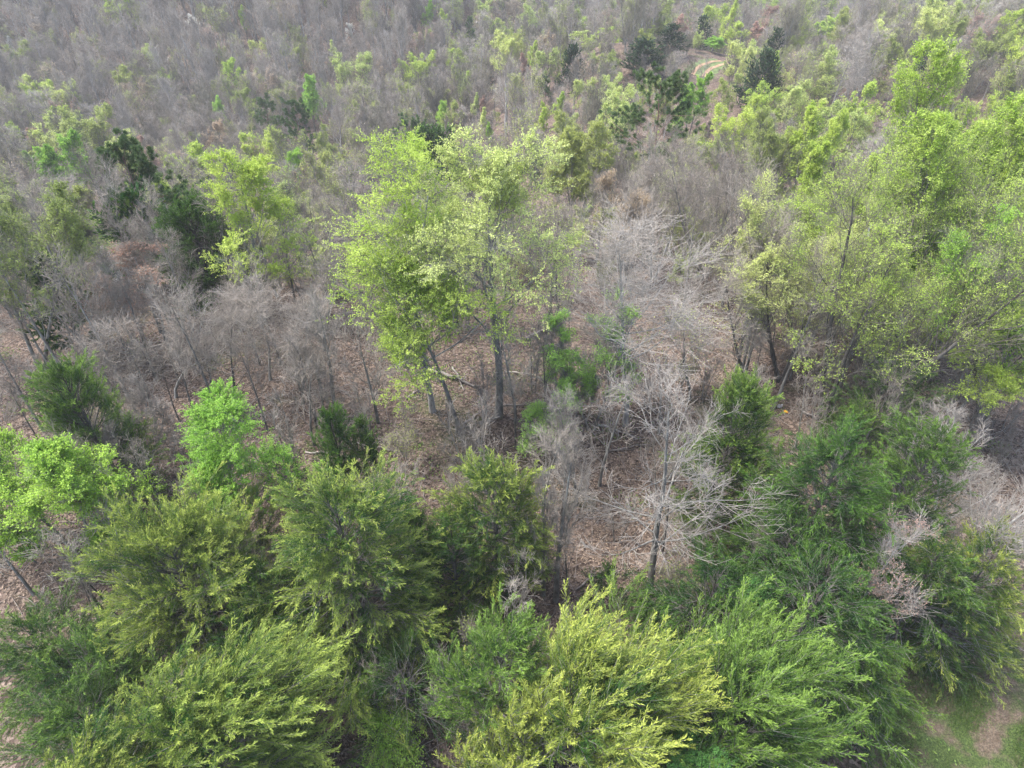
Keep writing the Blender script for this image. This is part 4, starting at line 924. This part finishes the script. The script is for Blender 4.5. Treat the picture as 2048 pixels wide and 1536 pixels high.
# litter: curled leaves, twigs and small green plants over the visible floor
def scatter(n, y0, y1, p=1.6):
    y = y0 + (y1 - y0) * rg.uniform(size=n) ** p; x = rg.uniform(-0.82, 0.82, n) * (y + 9); return x, y
x, y = scatter(230000, 7.5, 48, 1.1); k = ~((x > 7.5) & (y < 12.5)); x, y = x[k], y[k]; n = len(x)
a = rg.uniform(0, 6.28, n); mb = MB()
P = np.stack([x, y, ground(x, y) + rg.uniform(0.01, 0.07, n)], 1); Dd = np.stack([np.cos(a), np.sin(a), rg.normal(size=n) * 0.35], 1)
blades(mb, P, Dd, rg.uniform(.05, .12, n), rg.uniform(.03, .075, n), 0, np.clip(rg.beta(1.5, 1.9, n) + .16 * np.sin(x * .9 + 2 * np.sin(y * .7)) * np.sin(y * 1.1 + 1.5 * np.sin(x * .5)), 0, 1), rg, up=1.5)
tag(link('leaf_litter', mb.mesh('leaf_litter', ['litter'])), 'brown and tan fallen leaves covering the forest floor', 'leaf litter', kind='stuff')
x, y = scatter(6500, 8, 50, 1.0); k = ~((x > 7) & (y < 13)); x, y = x[k], y[k]; n = len(x); a = rg.uniform(0, 6.28, n); L = rg.uniform(.3, 1.6, n) ** 1.3
P = np.zeros((n, 4, 3)); P[:, 0] = np.stack([x, y, ground(x, y) + .03], 1); dz = rg.uniform(-.02, .25, n)
for j in range(1, 4):
    a = a + rg.normal(size=n) * .2; P[:, j] = P[:, j-1] + np.stack([np.cos(a) * L / 3, np.sin(a) * L / 3, dz * L / 3], 1)
mb = MB(); tubes(mb, P, np.tile(rg.uniform(.004, .013, n)[:, None], (1, 4)), 3, 0, rg)
tag(link('twig_litter', mb.mesh('twig_litter', ['wood_dead'])), 'fallen grey sticks and twigs strewn over the leaf litter', 'fallen twigs', kind='stuff')
# green ground plants in patches
cx, cy_ = scatter(260, 9, 60, 0.9); q = np.repeat(np.arange(260), 110); n = len(q); sg = rg.uniform(.25, .8, 260)[q]
x = cx[q] + rg.normal(size=n) * sg; y = cy_[q] + rg.normal(size=n) * sg; P = np.stack([x, y, ground(x, y) + rg.uniform(0, .25, n)], 1)
Dd = rg.normal(size=(n, 3)); Dd[:, 2] = abs(Dd[:, 2]) * .6; mb = MB()
blades(mb, P, Dd, rg.uniform(.07, .16, n), .05, 0, rg.uniform(0, 1, n), rg)
M['herb'] = foliage('herb', (0.06, 0.12, 0.03), (0.20, 0.30, 0.07), 0.3)
tag(link('ground_plants', mb.mesh('ground_plants', ['herb'])), 'scattered patches of small green plants on the forest floor', 'undergrowth', kind='stuff')
vx, vy = at(1960, 1480); n = 110000
x = vx + rg.normal(size=n) * 3.2; y = vy + rg.normal(size=n) * 2.2
dn = np.sin(x * 1.1 + .5) * np.sin(y * 1.4 + 1) + .5 * np.sin(x * 2.7 - y * 2.1); k = dn + rg.normal(size=n) * .3 > 0.15
x, y = x[k], y[k]; n = len(x); P = np.stack([x, y, ground(x, y)], 1); Dd = rg.normal(size=(n, 3)) * .5; Dd[:, 2] = 1; mb = MB()
blades(mb, P, Dd, rg.uniform(.03, .12, n), .014, 0, rg.uniform(0, .8, n), rg)
tag(link('verge_grass_blades', mb.mesh('verge_grass_blades', ['herb'])), 'short thin grass growing in patches on the near verge', 'grass', kind='stuff')

# small marks of people: plastic film caught in trees, a small orange and white marker on the ground
def rag(label, u, v, h, size, seed, name='plastic_scrap', mat='white_film'):
    rg2 = np.random.default_rng(seed); x, y = at(u, v, h); z0 = float(ground(x, y)) + h
    g = np.linspace(-.5, .5, 7); X, Y = np.meshgrid(g * size[0], g * size[1], indexing='ij'); Z = .12 * size[1] * np.sin(X * 9 / size[1] + 1) * np.cos(Y * 7 / size[1]) + rg2.normal(size=X.shape) * .02
    V = np.stack([X, Z, Y], -1).reshape(-1, 3); V2 = V + np.array([0, .012, 0]); a_ = np.arange(49).reshape(7, 7)
    F = np.stack([a_[:-1, :-1], a_[1:, :-1], a_[1:, 1:], a_[:-1, 1:]], -1).reshape(-1, 4)
    mb = MB(); mb.add(V, F, 0); mb.add(V2, F[:, ::-1], 0)
    e = [a_[0], a_[:, -1], a_[-1, ::-1], a_[::-1, 0]]
    for s_ in e:
        ff = np.stack([s_[:-1], s_[1:], s_[1:] + 49, s_[:-1] + 49], -1); mb.add(np.concatenate([V, V2]), ff, 0)
    o = link(name, mb.mesh(name, [mat])); o.location = (x, y, z0); tag(o, label, 'litter'); return o
rag('white plastic scrap caught in the towering lime crown', 1815, 258, 11, (.14, .3), 1)
rag('long white strip caught upright in the sparse tree at right', 1739, 460, 8, (.08, .6), 2)
rag('tiny white scrap caught in the pale dotted tree', 1515, 484, 7, (.22, .2), 3)
rag('small crumpled white film lying by the grey leaning trunks', 1560, 812, .2, (.25, .2), 4)
x, y = at(1569, 822); mb = MB(); K = 6; P = np.zeros((1, K, 3)); P[0, :, 2] = [0, .02, .22, .25, .30, .34]
tubes(mb, P, np.array([[.055, .065, .065, .05, .02, .02]]), 12, 0, rg)
o = link('jug', mb.mesh('jug', ['orange_paint'])); o.location = (x, y, float(ground(x, y))); o.rotation_euler = (1.1, .3, 0); tag(o, 'small orange jug lying at the foot of the leaning grey trunks', 'jug')
